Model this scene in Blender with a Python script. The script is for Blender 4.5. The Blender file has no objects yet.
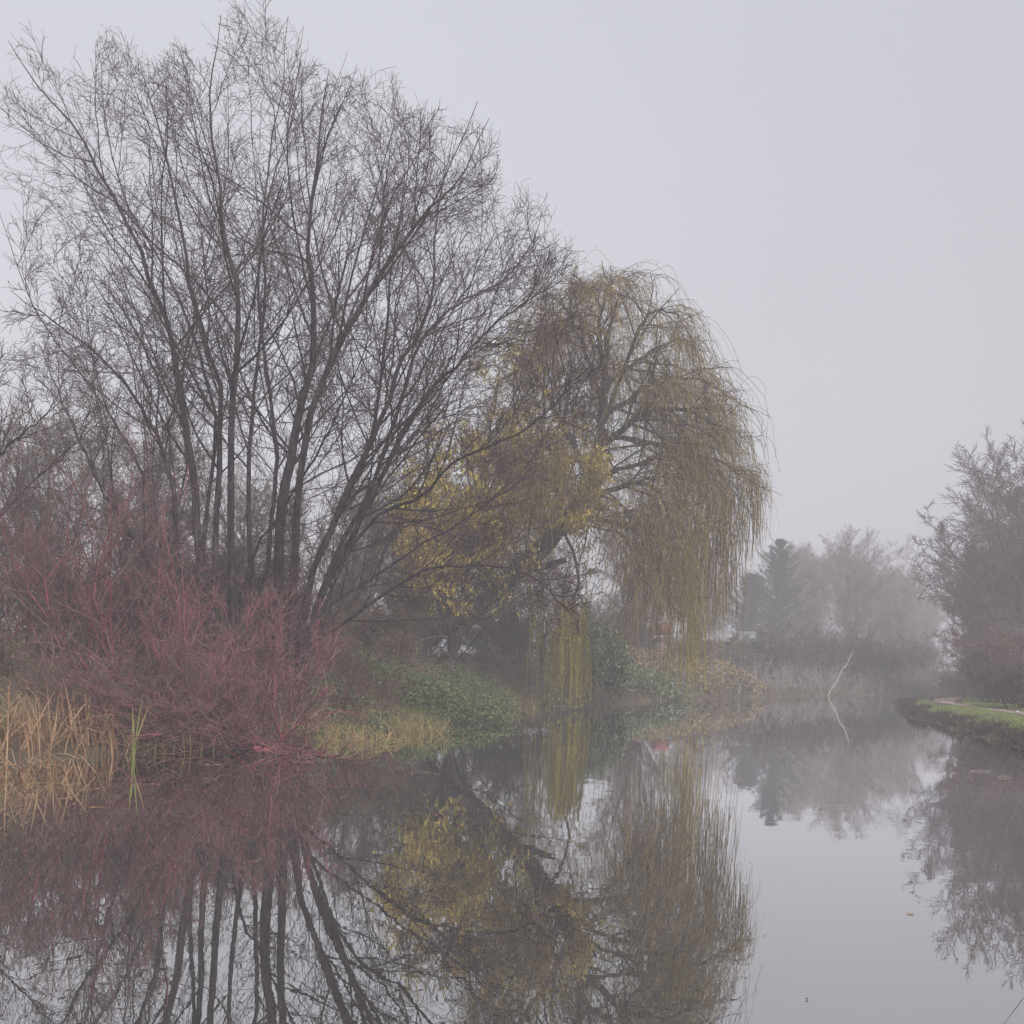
import bpy, math
import numpy as np
from mathutils import Matrix

# ------------------------------------------------------------------ camera model
F, YC, ROLL, H = 1000.0, 652.0, math.radians(2.1), 2.0
CR, SR = math.cos(ROLL), math.sin(ROLL)
def P(px, py, Y):
    u, v = (px-512)/F, (YC-py)/F
    return np.array([(u*CR - v*SR)*Y, Y, H + (u*SR + v*CR)*Y])
def W(px, py, z=0.0):
    u, v = (px-512)/F, (YC-py)/F
    Y = (z-H)/(u*SR + v*CR)
    return np.array([(u*CR - v*SR)*Y, Y, z])

scene = bpy.context.scene
col = scene.collection
RNG = np.random.default_rng(11)

# ------------------------------------------------------------------ object helpers
def tag(o, label=None, cat=None, group=None, kind=None):
    if label: o['label'] = label
    if cat: o['category'] = cat
    if group: o['group'] = group
    if kind: o['kind'] = kind
    return o
def empty(name, loc, label, cat, group=None):
    o = bpy.data.objects.new(name, None); col.objects.link(o)
    o.location = tuple(float(v) for v in loc); o.empty_display_size = .3
    return tag(o, label, cat, group)
def mesh_obj(name, V, Fq, mat, parent=None, smooth=True, origin=None):
    """V (n,3) world coordinates, Fq (m,k) faces with k verts each (or list of such arrays)"""
    if not isinstance(Fq, (list, tuple)): Fq = [Fq]
    Fq = [f for f in Fq if len(f)]
    if parent is not None:
        o_ = parent; off = np.zeros(3)
        while o_ is not None:
            off = off + np.array(o_.location); o_ = o_.parent
    else:
        off = np.array(origin if origin is not None else (0, 0, 0), float)
    me = bpy.data.meshes.new(name)
    V = np.asarray(V, np.float32) - off.astype(np.float32)
    me.vertices.add(len(V)); me.vertices.foreach_set('co', V.ravel())
    nl = sum(f.size for f in Fq); nf = sum(len(f) for f in Fq)
    me.loops.add(nl); me.polygons.add(nf)
    me.loops.foreach_set('vertex_index', np.concatenate([f.ravel() for f in Fq]).astype(np.int32))
    st, s = [], 0
    for f in Fq:
        k = f.shape[1]; st.append(s + np.arange(len(f))*k); s += f.size
    me.polygons.foreach_set('loop_start', np.concatenate(st).astype(np.int32))
    me.update(calc_edges=True); me.validate()
    if smooth: me.polygons.foreach_set('use_smooth', np.ones(len(me.polygons), bool))
    me.materials.append(mat)
    o = bpy.data.objects.new(name, me); col.objects.link(o)
    if parent is not None: o.parent = parent
    else: o.location = tuple(float(v) for v in off)
    return o
def copy_tree(o, parent=None):
    c = o.copy(); col.objects.link(c); c.parent = parent
    for ch in list(o.children): copy_tree(ch, c)
    return c

def norm(a): return a/np.maximum(np.linalg.norm(a, axis=-1, keepdims=True), 1e-9)

class Geo:
    """collects tubes, leaf quads, boxes into one mesh"""
    def __init__(s): s.V, s.Q, s.T, s.n = [], [], [], 0
    def add(s, V, Q=None, T=None):
        if Q is not None and len(Q): s.Q.append(np.asarray(Q)+s.n)
        if T is not None and len(T): s.T.append(np.asarray(T)+s.n)
        s.V.append(np.asarray(V, float)); s.n += len(V)
    def tubes(s, Pt, R, sides=3):
        Pt = np.asarray(Pt, float)
        if len(Pt) == 0: return
        M, N, _ = Pt.shape
        t = np.empty_like(Pt); t[:, 1:-1] = Pt[:, 2:]-Pt[:, :-2]; t[:, 0] = Pt[:, 1]-Pt[:, 0]; t[:, -1] = Pt[:, -1]-Pt[:, -2]
        t = norm(t)
        mean = norm(Pt[:, -1]-Pt[:, 0])
        ref = np.where(np.abs(mean[:, 2:3]) < .8, np.array([[0, 0, 1.]]), np.array([[1., .2, 0]]))[:, None, :]
        n1 = norm(np.cross(t, np.broadcast_to(ref, t.shape))); n2 = np.cross(t, n1)
        a = np.arange(sides)*2*np.pi/sides
        V = Pt[:, :, None, :] + R[:, :, None, None]*(n1[:, :, None, :]*np.cos(a)[None, None, :, None] + n2[:, :, None, :]*np.sin(a)[None, None, :, None])
        idx = np.arange(M*N*sides).reshape(M, N, sides)
        nx = np.roll(idx, -1, axis=2)
        Q = np.stack([idx[:, :-1], nx[:, :-1], nx[:, 1:], idx[:, 1:]], -1).reshape(-1, 4)
        s.add(V.reshape(-1, 3), Q)
    def leaves(s, C, L, Wd, rng, down=0.0, updir=None):
        """rhombus leaves at centres C"""
        M = len(C)
        if M == 0: return
        d = norm(rng.normal(size=(M, 3)) + np.array([0, 0, -down]))
        e = norm(np.cross(d, rng.normal(size=(M, 3))))
        nrm = np.cross(d, e)
        L = np.broadcast_to(L, (M,))[:, None]; Wd = np.broadcast_to(Wd, (M,))[:, None]
        fold = nrm*Wd*.25
        V = np.stack([C-d*L*.5, C+e*Wd*.5+fold-d*L*.08, C+d*L*.5, C-e*Wd*.5+fold-d*L*.08], 1).reshape(-1, 3)
        s.add(V, np.arange(M*4).reshape(M, 4))
    def blades(s, B, D, L, Wd, rng, bend=.3, n=4):
        """tapered flat blades from base B, direction D"""
        M = len(B)
        if M == 0: return
        L = np.broadcast_to(L, (M,)); Wd = np.broadcast_to(Wd, (M,))
        bd = norm(rng.normal(size=(M, 3))*np.array([1, 1, .1]))*np.broadcast_to(bend, (M,))[:, None]
        side = norm(np.cross(D, rng.normal(size=(M, 3))))
        rows = []
        for i in range(n):
            f = i/(n-1)
            c = B + D*(L*f)[:, None] + (bd + np.array([0, 0, -.35])*np.linalg.norm(bd, axis=1, keepdims=True))*(L*f*f)[:, None]
            w = (Wd*(1-f**2)*.5 + .0008)[:, None]
            rows += [c-side*w, c+side*w]
        V = np.stack(rows, 1)
        base = (np.arange(M)*2*n)[:, None]
        Q = np.concatenate([base + np.array([[2*i, 2*i+1, 2*i+3, 2*i+2]]) for i in range(n-1)], 0)
        s.add(V.reshape(-1, 3), Q)
    def box(s, x0, x1, y0, y1, z0, z1):
        V = np.array([[x, y, z] for z in (z0, z1) for y in (y0, y1) for x in (x0, x1)], float)
        s.add(V, [[0, 2, 3, 1], [4, 5, 7, 6], [0, 1, 5, 4], [2, 6, 7, 3], [0, 4, 6, 2], [1, 3, 7, 5]])
    def build(s, name, mat, parent=None, smooth=True, origin=None):
        if not s.V: return None
        fs = []
        if s.Q: fs.append(np.concatenate(s.Q))
        if s.T: fs.append(np.concatenate(s.T))
        return mesh_obj(name, np.concatenate(s.V), fs, mat, parent, smooth, origin)

# ------------------------------------------------------------------ branching
def grow(st, d, L, n, wob, trop, rng, curl=0.0):
    M = len(st); out = np.empty((M, n, 3)); out[:, 0] = st
    step = (np.broadcast_to(L, (M,))/(n-1))[:, None]; d = norm(np.array(d, float)); trop = np.asarray(trop, float)
    for i in range(1, n):
        d = norm(d + wob*rng.normal(size=(M, 3)) + trop*(1+curl*i))
        out[:, i] = out[:, i-1] + d*step
    return out
def spawn(par, rad, K, t0, t1, a0, a1, rng, keep=1.0):
    M, N, _ = par.shape
    t = t0 + (t1-t0)*((np.arange(K)[None, :] + rng.random((M, K)))/K)
    pi = np.repeat(np.arange(M), K); t = t.ravel()
    f = t*(N-1); i = np.minimum(f.astype(int), N-2); w = (f-i)[:, None]
    st = par[pi, i]*(1-w) + par[pi, i+1]*w
    r = rad[pi, i]*(1-w[:, 0]) + rad[pi, i+1]*w[:, 0]
    tg = norm(par[pi, i+1]-par[pi, i])
    ax = norm(np.cross(tg, rng.normal(size=tg.shape)))
    a = a0 + (a1-a0)*rng.random(len(t))
    d = tg*np.cos(a)[:, None] + ax*np.sin(a)[:, None]
    if keep < 1:
        k = rng.random(len(t)) < keep
        return st[k], d[k], t[k], pi[k], r[k]
    return st, d, t, pi, r
def in_poly(x, z, poly):
    c = np.zeros(len(x), bool); n = len(poly); j = n-1
    for i in range(n):
        xi, zi = poly[i]; xj, zj = poly[j]
        k = ((zi > z) != (zj > z)) & (x < (xj-xi)*(z-zi)/(zj-zi+1e-12)+xi); c ^= k; j = i
    return c
def clip_env(Pt, env, rng):
    """shorten branches whose points leave the crown's outline (world x-z polygon, depth half-width)"""
    if env is None: return Pt, np.ones(len(Pt))
    poly, yc, dy, jit = env
    M, N, _ = Pt.shape
    j = rng.normal(size=(M, 1, 2))*jit
    k = yc/np.maximum(Pt[:, :, 1], 1.0)     # the crown narrows a little towards its near side
    x = (Pt[:, :, 0]*k+j[:, :, 0]).ravel(); z = (H+(Pt[:, :, 2]-H)*k+j[:, :, 1]).ravel()
    ok = in_poly(x, z, poly).reshape(M, N) & (np.abs(Pt[:, :, 1]-yc) < dy)
    bad = ~ok; first = np.where(bad.any(1), bad.argmax(1), N)
    fr = np.clip((first-.5)/(N-1), .12, 1.0); fr[first == N] = 1
    st = Pt[:, :1]
    return st + (Pt-st)*fr[:, None, None], fr
def path3(pts, n, rng, wob=0.0):
    pts = np.asarray(pts, float)
    # Catmull-Rom resample
    q = np.vstack([2*pts[0]-pts[1], pts, 2*pts[-1]-pts[-2]]); out = []
    seg = len(pts)-1
    for s in np.linspace(0, seg-1e-6, n):
        i = int(s); u = s-i; p0, p1, p2, p3 = q[i:i+4]
        out.append(.5*((2*p1)+(-p0+p2)*u+(2*p0-5*p1+4*p2-p3)*u*u+(-p0+3*p1-3*p2+p3)*u**3))
    out = np.array(out)
    w = rng.normal(size=out.shape)*wob; w[0] = 0
    return out + w
def levels(P0, R0, L0, cfg, rng, env=None, root=None):
    """recursive branching, every level vectorised -> list of (points, radii, root index)"""
    res = []; par, rad, Lp = P0, R0, L0
    root = np.arange(len(P0)) if root is None else root
    for c in cfg:
        st, d, t, pi, r = spawn(par, rad, c['K'], c.get('t0', .25), c.get('t1', .98), c.get('a0', .45), c.get('a1', .95), rng, c.get('keep', 1))
        L = Lp[pi]*(c['l0']+(c['l1']-c['l0'])*rng.random(len(t)))*(1.12-.75*t*c.get('tap', 1))
        L = np.clip(L, c.get('min', .15), c.get('max', 99))
        pts = grow(st, d + np.array(c.get('push', (0, 0, 0))), L, c['n'], c.get('wob', .12), c.get('trop', (0, 0, .06)), rng, c.get('curl', 0))
        pts, fr = clip_env(pts, env, rng)
        if env is not None:      # leave out what hardly fits rather than crowd it into tufts
            kk = fr > .42; pts, fr, L, r, pi = pts[kk], fr[kk], L[kk], r[kk], pi[kk]
        L = L*fr
        r0 = np.clip(r*c.get('rf', .6), c.get('rmin', .004), c.get('rmax', .08))
        rr = r0[:, None]*np.linspace(1, c.get('taper', .35), c['n'])[None, :]
        rr = np.maximum(rr, c.get('rtip', .0028))
        rt = root[pi]
        res.append((pts, rr, rt, c.get('sides', 3)))
        par, rad, Lp, root = pts, rr, L, rt
    return res
def plen(Pt): return np.linalg.norm(np.diff(Pt, axis=1), axis=2).sum(1)

# ------------------------------------------------------------------ materials
def nodes_of(name):
    m = bpy.data.materials.new(name); m.use_nodes = True
    nt = m.node_tree; b = nt.nodes['Principled BSDF']
    return m, nt, b
def mat_noise(name, c1, c2, scale=4, rough=.9, bump=0, stretch=(1, 1, 1), detail=6, c3=None):
    m, nt, b = nodes_of(name)
    tc = nt.nodes.new('ShaderNodeTexCoord'); mp = nt.nodes.new('ShaderNodeMapping'); mp.inputs['Scale'].default_value = stretch
    nz = nt.nodes.new('ShaderNodeTexNoise'); nz.inputs['Scale'].default_value = scale; nz.inputs['Detail'].default_value = detail
    cr = nt.nodes.new('ShaderNodeValToRGB')
    cr.color_ramp.elements[0].position = .35; cr.color_ramp.elements[0].color = (*c1, 1)
    cr.color_ramp.elements[1].position = .65; cr.color_ramp.elements[1].color = (*c2, 1)
    if c3: e = cr.color_ramp.elements.new(.5); e.color = (*c3, 1)
    nt.links.new(tc.outputs['Object'], mp.inputs['Vector']); nt.links.new(mp.outputs[0], nz.inputs['Vector'])
    nt.links.new(nz.outputs['Fac'], cr.inputs[0]); nt.links.new(cr.outputs[0], b.inputs['Base Color'])
    b.inputs['Roughness'].default_value = rough; b.inputs['Specular IOR Level'].default_value = .25
    if bump:
        bp = nt.nodes.new('ShaderNodeBump'); bp.inputs['Strength'].default_value = bump; bp.inputs['Distance'].default_value = .05
        nt.links.new(nz.outputs['Fac'], bp.inputs['Height']); nt.links.new(bp.outputs[0], b.inputs['Normal'])
    return m
def mat_island(name, cols, rough=.75, trans=.25):
    """colour differs from leaf to leaf / blade to blade"""
    m, nt, b = nodes_of(name)
    g = nt.nodes.new('ShaderNodeNewGeometry'); cr = nt.nodes.new('ShaderNodeValToRGB')
    el = cr.color_ramp.elements
    while len(el) < len(cols): el.new(.5)
    for i, c in enumerate(cols): el[i].position = i/(len(cols)-1); el[i].color = (*c, 1)
    nt.links.new(g.outputs['Random Per Island'], cr.inputs[0]); nt.links.new(cr.outputs[0], b.inputs['Base Color'])
    b.inputs['Roughness'].default_value = rough; b.inputs['Specular IOR Level'].default_value = .3
    if trans:
        tr = nt.nodes.new('ShaderNodeBsdfTranslucent'); mx = nt.nodes.new('ShaderNodeMixShader'); mx.inputs[0].default_value = trans
        nt.links.new(cr.outputs[0], tr.inputs[0]); nt.links.new(b.outputs[0], mx.inputs[1]); nt.links.new(tr.outputs[0], mx.inputs[2])
        nt.links.new(mx.outputs[0], nt.nodes['Material Output'].inputs[0])
    return m
M = {}
M['bark'] = mat_noise('dark_bark', (.014, .01, .013), (.12, .092, .1), 5, .9, .7, (4, 4, .5), 8, (.045, .033, .038))
M['bark_grey'] = mat_noise('grey_green_bark', (.05, .042, .035), (.14, .115, .09), 5, .9, .5, (3, 3, .5))
M['twig'] = mat_noise('dark_twig', (.06, .038, .045), (.15, .1, .112), 2)
M['twig_brown'] = mat_noise('brown_twig', (.11, .075, .055), (.19, .13, .095), 1.2)
M['twig_purple'] = mat_noise('purple_brown_twig', (.12, .085, .09), (.21, .15, .155), 1.2)
M['twig_hazed'] = mat_noise('haze_toned_twig', (.26, .22, .22), (.4, .35, .34), 1.2)  # far-bank twigs lightened: part of the mist's fading is put into this colour
M['red_stem'] = mat_noise('dark_red_stem', (.06, .03, .035), (.4, .11, .14), 1.5)
M['red_twig'] = mat_island('red_twig', [(.12, .065, .066), (.24, .09, .1), (.44, .14, .165), (.2, .11, .105), (.06, .045, .045), (.36, .25, .21), (.4, .1, .13)], .5, 0)
M['mauve_twig'] = mat_island('mauve_twig', [(.09, .065, .062), (.19, .1, .105), (.34, .12, .145), (.26, .19, .155), (.075, .058, .055)], .7, 0)
M['willow_strand'] = mat_island('willow_strand', [(.13, .09, .045), (.32, .22, .08), (.45, .33, .1), (.22, .15, .07), (.08, .056, .036)], .7, .1)
M['willow_gold'] = mat_island('willow_gold_strand', [(.36, .29, .06), (.58, .47, .08), (.74, .6, .12), (.5, .43, .09), (.26, .2, .07)], .7, .2)
M['yellow_leaf'] = mat_island('yellow_leaf', [(.45, .3, .05), (.66, .48, .08), (.78, .62, .13), (.5, .42, .1), (.38, .24, .08)], .6, .35)
M['tan_leaf'] = mat_island('tan_leaf', [(.3, .2, .1), (.45, .32, .15), (.24, .22, .1), (.52, .4, .22)], .7, .25)
M['green_leaf'] = mat_island('bramble_leaf', [(.07, .105, .05), (.13, .19, .08), (.2, .25, .1), (.2, .16, .09)], .6, .2)
M['ivy_leaf'] = mat_island('ivy_leaf', [(.1, .16, .08), (.19, .27, .12), (.38, .45, .26), (.14, .19, .1)], .5, .2)
M['rust_leaf'] = mat_island('rust_leaf', [(.2, .09, .05), (.32, .15, .09), (.4, .2, .13), (.15, .08, .06)], .7, .25)
M['brown_leaf'] = mat_island('dead_brown_leaf', [(.05, .035, .03), (.1, .065, .05), (.14, .09, .06)], .8, .2)
M['needle'] = mat_island('conifer_needle', [(.025, .04, .03), (.04, .06, .042), (.055, .075, .05)], .7, .1)
M['reed'] = mat_island('dead_reed', [(.36, .18, .1), (.52, .28, .14), (.7, .5, .3), (.4, .26, .17), (.16, .1, .07), (.56, .34, .2)], .7, .25)
M['straw'] = mat_island('straw_reed', [(.55, .38, .16), (.68, .5, .24), (.45, .4, .15), (.4, .3, .15)], .7, .25)
M['iris'] = mat_island('green_blade', [(.3, .31, .08), (.44, .38, .12), (.2, .26, .08)], .5, .3)
M['grass'] = mat_island('verge_grass', [(.18, .27, .07), (.27, .37, .09), (.36, .42, .13), (.4, .38, .17)], .7, .3)
M['bank_grass'] = mat_island('bank_grass', [(.16, .23, .08), (.26, .31, .11), (.46, .38, .2), (.32, .26, .14), (.2, .16, .1)], .7, .3)
M['dead_grass'] = mat_island('dark_dead_stem', [(.035, .024, .024), (.065, .042, .04), (.1, .065, .055)], .85, .1)
M['brown_stem'] = mat_island('brown_dead_stem', [(.1, .075, .06), (.2, .15, .11), (.3, .24, .17), (.14, .12, .075)], .85, .1)
M['ground'] = mat_noise('leafy_soil', (.07, .052, .042), (.13, .115, .07), .8, .95, .6, (1, 1, 1), 8, (.1, .075, .055))
M['gravel'] = mat_noise('gravel_path', (.27, .2, .17), (.37, .28, .24), 3, .95, .3)
M['pale_wood'] = mat_noise('bare_pale_wood', (.38, .33, .3), (.62, .56, .52), 4, .8, .3)
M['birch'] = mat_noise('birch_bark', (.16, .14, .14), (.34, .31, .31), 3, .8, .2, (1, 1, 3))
M['dark_wall'] = mat_noise('dark_weathered_boards', (.09, .085, .085), (.15, .14, .14), 3, .9, .2, (8, 1, 1))
M['pale_roof'] = mat_noise('pale_sheet_roof', (.22, .22, .235), (.32, .32, .335), 1.5, .6)
M['red_paint'] = mat_noise('red_paint', (.32, .065, .08), (.42, .1, .11), 2, .5)
M['pink_wall'] = mat_noise('pinkish_render', (.36, .22, .21), (.45, .28, .27), 2, .85)
M['glass'] = mat_noise('dull_window', (.1, .11, .12), (.16, .17, .18), 1, .15)
M['white'] = mat_noise('white_plastic', (.7, .7, .74), (.8, .8, .84), 6, .5)
M['blue_white'] = mat_noise('blue_white_plastic', (.45, .5, .68), (.72, .74, .84), 14, .4)
M['cord'] = mat_noise('grey_cord', (.12, .12, .12), (.2, .2, .2), 6, .8)

# ------------------------------------------------------------------ terrain
left_px = [(-160, 800), (0, 766), (60, 760), (140, 753), (230, 747), (300, 744), (360, 738), (420, 729), (455, 720), (480, 712), (510, 707), (560, 705), (620, 703), (700, 700), (750, 698), (830, 696), (880, 695)]
left_shore = [W(x, y)[:2] for x, y in left_px]
ls_ext = [np.array(p) for p in ((38., 80.), (60., 100.), (110., 140.), (190., 190.))]
right_px = [(894, 706), (924, 719), (964, 730), (1024, 748)]
right_shore = [W(x, y)[:2] for x, y in right_px]
_rs = np.array(right_shore + [np.array((7.5, 13.5))]); _n = 90
_t = np.linspace(0, len(_rs)-1, _n); _sh = np.stack([np.interp(_t, np.arange(len(_rs)), _rs[:, k]) for k in (0, 1)], -1)
_j = np.convolve(RNG.normal(size=_n+6), np.ones(3)/3, 'same')[3:-3]
_sh[1:-1, 0] += (.34*_j + .22*np.sin(np.arange(_n)*.55))[1:-1]
right_shore = [p for p in _sh[:-1]]
rs_ext0 = [np.array(p) for p in ((200., 176.), (110., 124.), (62., 86.), (36., 66.), (24.5, 57.))]
rs_ext1 = [np.array(p) for p in ((7.5, 13.5), (3.6, 6.3), (1.5, 1.5), (-3., .2), (-20., -2.), (-60, 2.))]
water_poly = np.array([(-60., 12.)] + [left_shore[0]+(left_shore[0]-left_shore[1])*2] + left_shore + ls_ext + rs_ext0 + right_shore + rs_ext1)
LEFT = np.array([(-60., 12.)] + [left_shore[0]+(left_shore[0]-left_shore[1])*2] + left_shore + ls_ext)
RIGHT = np.array(rs_ext0 + right_shore + rs_ext1)
def seg_dist(x, y, line):
    d = np.full(x.shape, 1e9)
    for a, b in zip(line[:-1], line[1:]):
        ab = b-a; l2 = (ab**2).sum()
        t = np.clip(((x-a[0])*ab[0]+(y-a[1])*ab[1])/l2, 0, 1)
        d = np.minimum(d, np.hypot(x-a[0]-t*ab[0], y-a[1]-t*ab[1]))
    return d
def sstep(e0, e1, x):
    t = np.clip((x-e0)/(e1-e0), 0, 1); return t*t*(3-2*t)
def bumps(x, y):
    return (.5*np.sin(x*.9+1.3*np.sin(y*.37))*np.cos(y*.8+.9*np.sin(x*.5)) + .3*np.sin(x*2.3+y*1.7)*np.cos(y*2.1-x*.7))
def height(x, y):
    x = np.asarray(x, float); y = np.asarray(y, float)
    w = in_poly(x.ravel(), y.ravel(), water_poly).reshape(x.shape)
    dl, dr = seg_dist(x, y, LEFT), seg_dist(x, y, RIGHT)
    far = sstep(30, 55, y)
    hl = .15*sstep(0, .3, dl) + (1.75-.85*far)*sstep(.2, 4.5, dl) + .5*sstep(6, 25, dl) + .12*bumps(x, y)*sstep(.3, 2, dl)
    hr = .16*sstep(-.05, .3, dr) + .24*sstep(.2, 1.5, dr) + .05*bumps(x*2.3, y*2.1)*sstep(0, .4, dr) + .03*bumps(x, y)*sstep(.5, 2, dr) + 1.5*sstep(5.5, 12, dr)*sstep(14, 30, y)
    z = np.where(dl < dr, hl, hr)
    return np.where(w, -.12-.9*sstep(0, 2.5, np.minimum(dl, dr)), z)
def gz(x, y): return float(height(np.array([x]), np.array([y]))[0])
def coords(segs):
    out = []
    for a, b, s in segs: out += list(np.arange(a, b, s))
    return np.array(out+[segs[-1][1]])
gx = coords([(-150, -45, 8), (-45, -22, 1.2), (-22, 32, .3), (32, 60, 1.0), (60, 190, 8)])
gy = coords([(-25, 0, 3), (0, 12, 1), (12, 72, .35), (72, 110, 1.2), (110, 220, 8)])
X, Y = np.meshgrid(gx, gy)
Z = height(X, Y)
idx = np.arange(X.size).reshape(X.shape)
q = np.stack([idx[:-1, :-1], idx[:-1, 1:], idx[1:, 1:], idx[1:, :-1]], -1).reshape(-1, 4)
tag(mesh_obj('ground', np.stack([X, Y, Z], -1).reshape(-1, 3), q, M['ground']), kind='structure')

# water
m, nt, b = nodes_of('canal_water')
b.inputs['Base Color'].default_value = (.05, .047, .042, 1); b.inputs['Roughness'].default_value = .6; b.inputs['Specular IOR Level'].default_value = 0
tc = nt.nodes.new('ShaderNodeTexCoord'); mp = nt.nodes.new('ShaderNodeMapping'); mp.inputs['Scale'].default_value = (1, 1, 1)
n1 = nt.nodes.new('ShaderNodeTexNoise'); n1.inputs['Scale'].default_value = 2.2; n1.inputs['Detail'].default_value = 3
n2 = nt.nodes.new('ShaderNodeTexNoise'); n2.inputs['Scale'].default_value = .09; n2.inputs['Detail'].default_value = 3
mr = nt.nodes.new('ShaderNodeMapRange'); mr.inputs[1].default_value = .52; mr.inputs[2].default_value = .68; mr.inputs[3].default_value = .0007; mr.inputs[4].default_value = .0036
bp = nt.nodes.new('ShaderNodeBump'); bp.inputs['Strength'].default_value = 1
gl = nt.nodes.new('ShaderNodeBsdfGlossy'); gl.inputs['Roughness'].default_value = .0; gl.inputs['Color'].default_value = (.96, .96, .965, 1)
fr = nt.nodes.new('ShaderNodeFresnel'); fr.inputs['IOR'].default_value = 1.33
mx = nt.nodes.new('ShaderNodeMixShader')
nt.links.new(tc.outputs['Object'], mp.inputs[0]); nt.links.new(mp.outputs[0], n1.inputs['Vector']); nt.links.new(tc.outputs['Object'], n2.inputs['Vector'])
nt.links.new(n2.outputs['Fac'], mr.inputs[0]); nt.links.new(mr.outputs[0], bp.inputs['Distance']); nt.links.new(n1.outputs['Fac'], bp.inputs['Height'])
nt.links.new(bp.outputs[0], gl.inputs['Normal']); nt.links.new(bp.outputs[0], fr.inputs['Normal'])
fm = nt.nodes.new('ShaderNodeMapRange'); fm.inputs[1].default_value = .1; fm.inputs[2].default_value = .5; fm.inputs[3].default_value = .53; fm.inputs[4].default_value = .97
nt.links.new(fr.outputs[0], fm.inputs[0]); nt.links.new(fm.outputs[0], mx.inputs[0]); nt.links.new(b.outputs[0], mx.inputs[1]); nt.links.new(gl.outputs[0], mx.inputs[2])
nt.links.new(mx.outputs[0], nt.nodes['Material Output'].inputs[0])
tag(mesh_obj('water', [(-149, -24, 0), (189, -24, 0), (189, 219, 0), (-149, 219, 0)], np.array([[0, 1, 2, 3]]), m, smooth=False), kind='structure')

# gravel path on the right bank
pp = path3([(13.5, 18, 0), (16.2, 27, 0), (18.3, 34, 0)] + [W(x, y, .45) for x, y in [(1004, 709.5), (980, 707), (960, 704.3), (945, 701)]] + [(25.5, 57.5, 0), (31, 64, 0), (42, 73, 0), (70, 92, 0)], 120, RNG)
tg = norm(np.gradient(pp, axis=0)); nn = np.stack([tg[:, 1], -tg[:, 0], 0*tg[:, 0]], -1)
rows = []
for k, o in enumerate(np.linspace(-.55, .55, 7)):
    r = pp + nn*(o*(.65+.75*np.clip((pp[:, 1]-46)/10, 0, 1))*(1+.06*np.sin(np.arange(120)*.9+k)))[:, None]; r[:, 2] = height(r[:, 0], r[:, 1]) + .035 - .02*(abs(o) > .5); rows.append(r)
V = np.stack(rows, 1); ii = np.arange(120*7).reshape(120, 7)
tag(mesh_obj('path', V.reshape(-1, 3), np.stack([ii[:-1, :-1], ii[:-1, 1:], ii[1:, 1:], ii[1:, :-1]], -1).reshape(-1, 4), M['gravel']), kind='structure')

# ------------------------------------------------------------------ the two tall bare trees
def guided_tree(name, label, base_px, Y0, stems, cfg, env, seed, bark, twigm, leaf=None, group=None, cat='tree'):
    rng = np.random.default_rng(seed)
    b0 = P(base_px[0], base_px[1], Y0); b0[2] = gz(b0[0], b0[1])
    root = empty(name, b0, label, cat, group)
    N = 26; PS, RS = [], []
    for pts, r0, dy in stems:
        n = len(pts); w = [P(x, y, Y0 + dy*(i/(n-1))**1.3) for i, (x, y) in enumerate(pts)]
        g = b0 + (w[0]-b0)*np.array([.45, 0, 0]) + np.array([0, rng.normal()*.25, -.25])
        p = path3([g]+w, N, rng, .018)
        PS.append(p); RS.append(r0*.58*(np.linspace(1, .0, N)**.95) + .0055)
    PS = np.array(PS); RS = np.array(RS)
    RS[:, 0] *= 1.25
    lv = levels(PS, RS, plen(PS), cfg, rng, env)
    lv2 = levels(PS, RS, plen(PS), cfg_fine, rng, env)
    for s in range(len(PS)):
        g = Geo(); g.tubes(PS[s:s+1], RS[s:s+1], 8)
        k = lv[0][2] == s
        g.tubes(lv[0][0][k], lv[0][1][k], 5)
        st = g.build('stem', bark, root)
        g = Geo()
        for pts, rr, rt, sd in lv[1:] + lv2:
            k = rt == s; g.tubes(pts[k], rr[k], sd)
        g.build('twigs', twigm, st)
    if leaf:
        g = Geo(); tips = np.concatenate([lv[-1][0][:, -1], lv[-1][0][:, 1]])
        k = rng.random(len(tips)) < leaf[1]
        g.leaves(tips[k], leaf[2]*(.6+.8*rng.random(k.sum())), leaf[2]*.5, rng, 1.0); g.build('leaves', leaf[0], root)
    return root
env_px = [(-12, 40), (10, 22), (60, 52), (105, 18), (150, 52), (190, 35), (225, -8), (260, -20), (290, -8), (305, 50), (335, 66), (388, 62), (405, 95), (455, 112), (494, 108), (505, 185), (548, 198), (556, 246), (606, 260), (612, 330), (610, 420), (606, 560), (590, 640), (420, 650), (330, 720), (150, 720), (90, 560), (40, 420), (-10, 340), (2, 280), (-12, 200)]
YT = 22.0
poly = [tuple(P(x, y, YT)[[0, 2]]) for x, y in env_px]
ENV = (poly, YT+.3, 4.6, .22)
cfg_tree = [
    dict(K=18, t0=.26, t1=1.0, a0=.4, a1=.95, l0=.2, l1=.42, n=9, wob=.09, trop=(0, 0, .04), rf=.5, rmin=.011, rmax=.03, taper=.25, min=.9, max=5.0, sides=5, tap=.55),
    dict(K=9, t0=.12, t1=1.0, a0=.45, a1=.95, l0=.28, l1=.55, n=6, wob=.15, trop=(0, 0, .035), rf=.6, rmin=.0062, rmax=.014, taper=.55, min=.45, max=2.2, rtip=.0048),
    dict(K=8, t0=.12, t1=1.0, a0=.45, a1=1.05, l0=.4, l1=.75, n=5, wob=.19, trop=(0, 0, .035), rf=.7, rmin=.0046, rmax=.007, taper=.75, min=.25, max=.85, rtip=.004),
]
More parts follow.
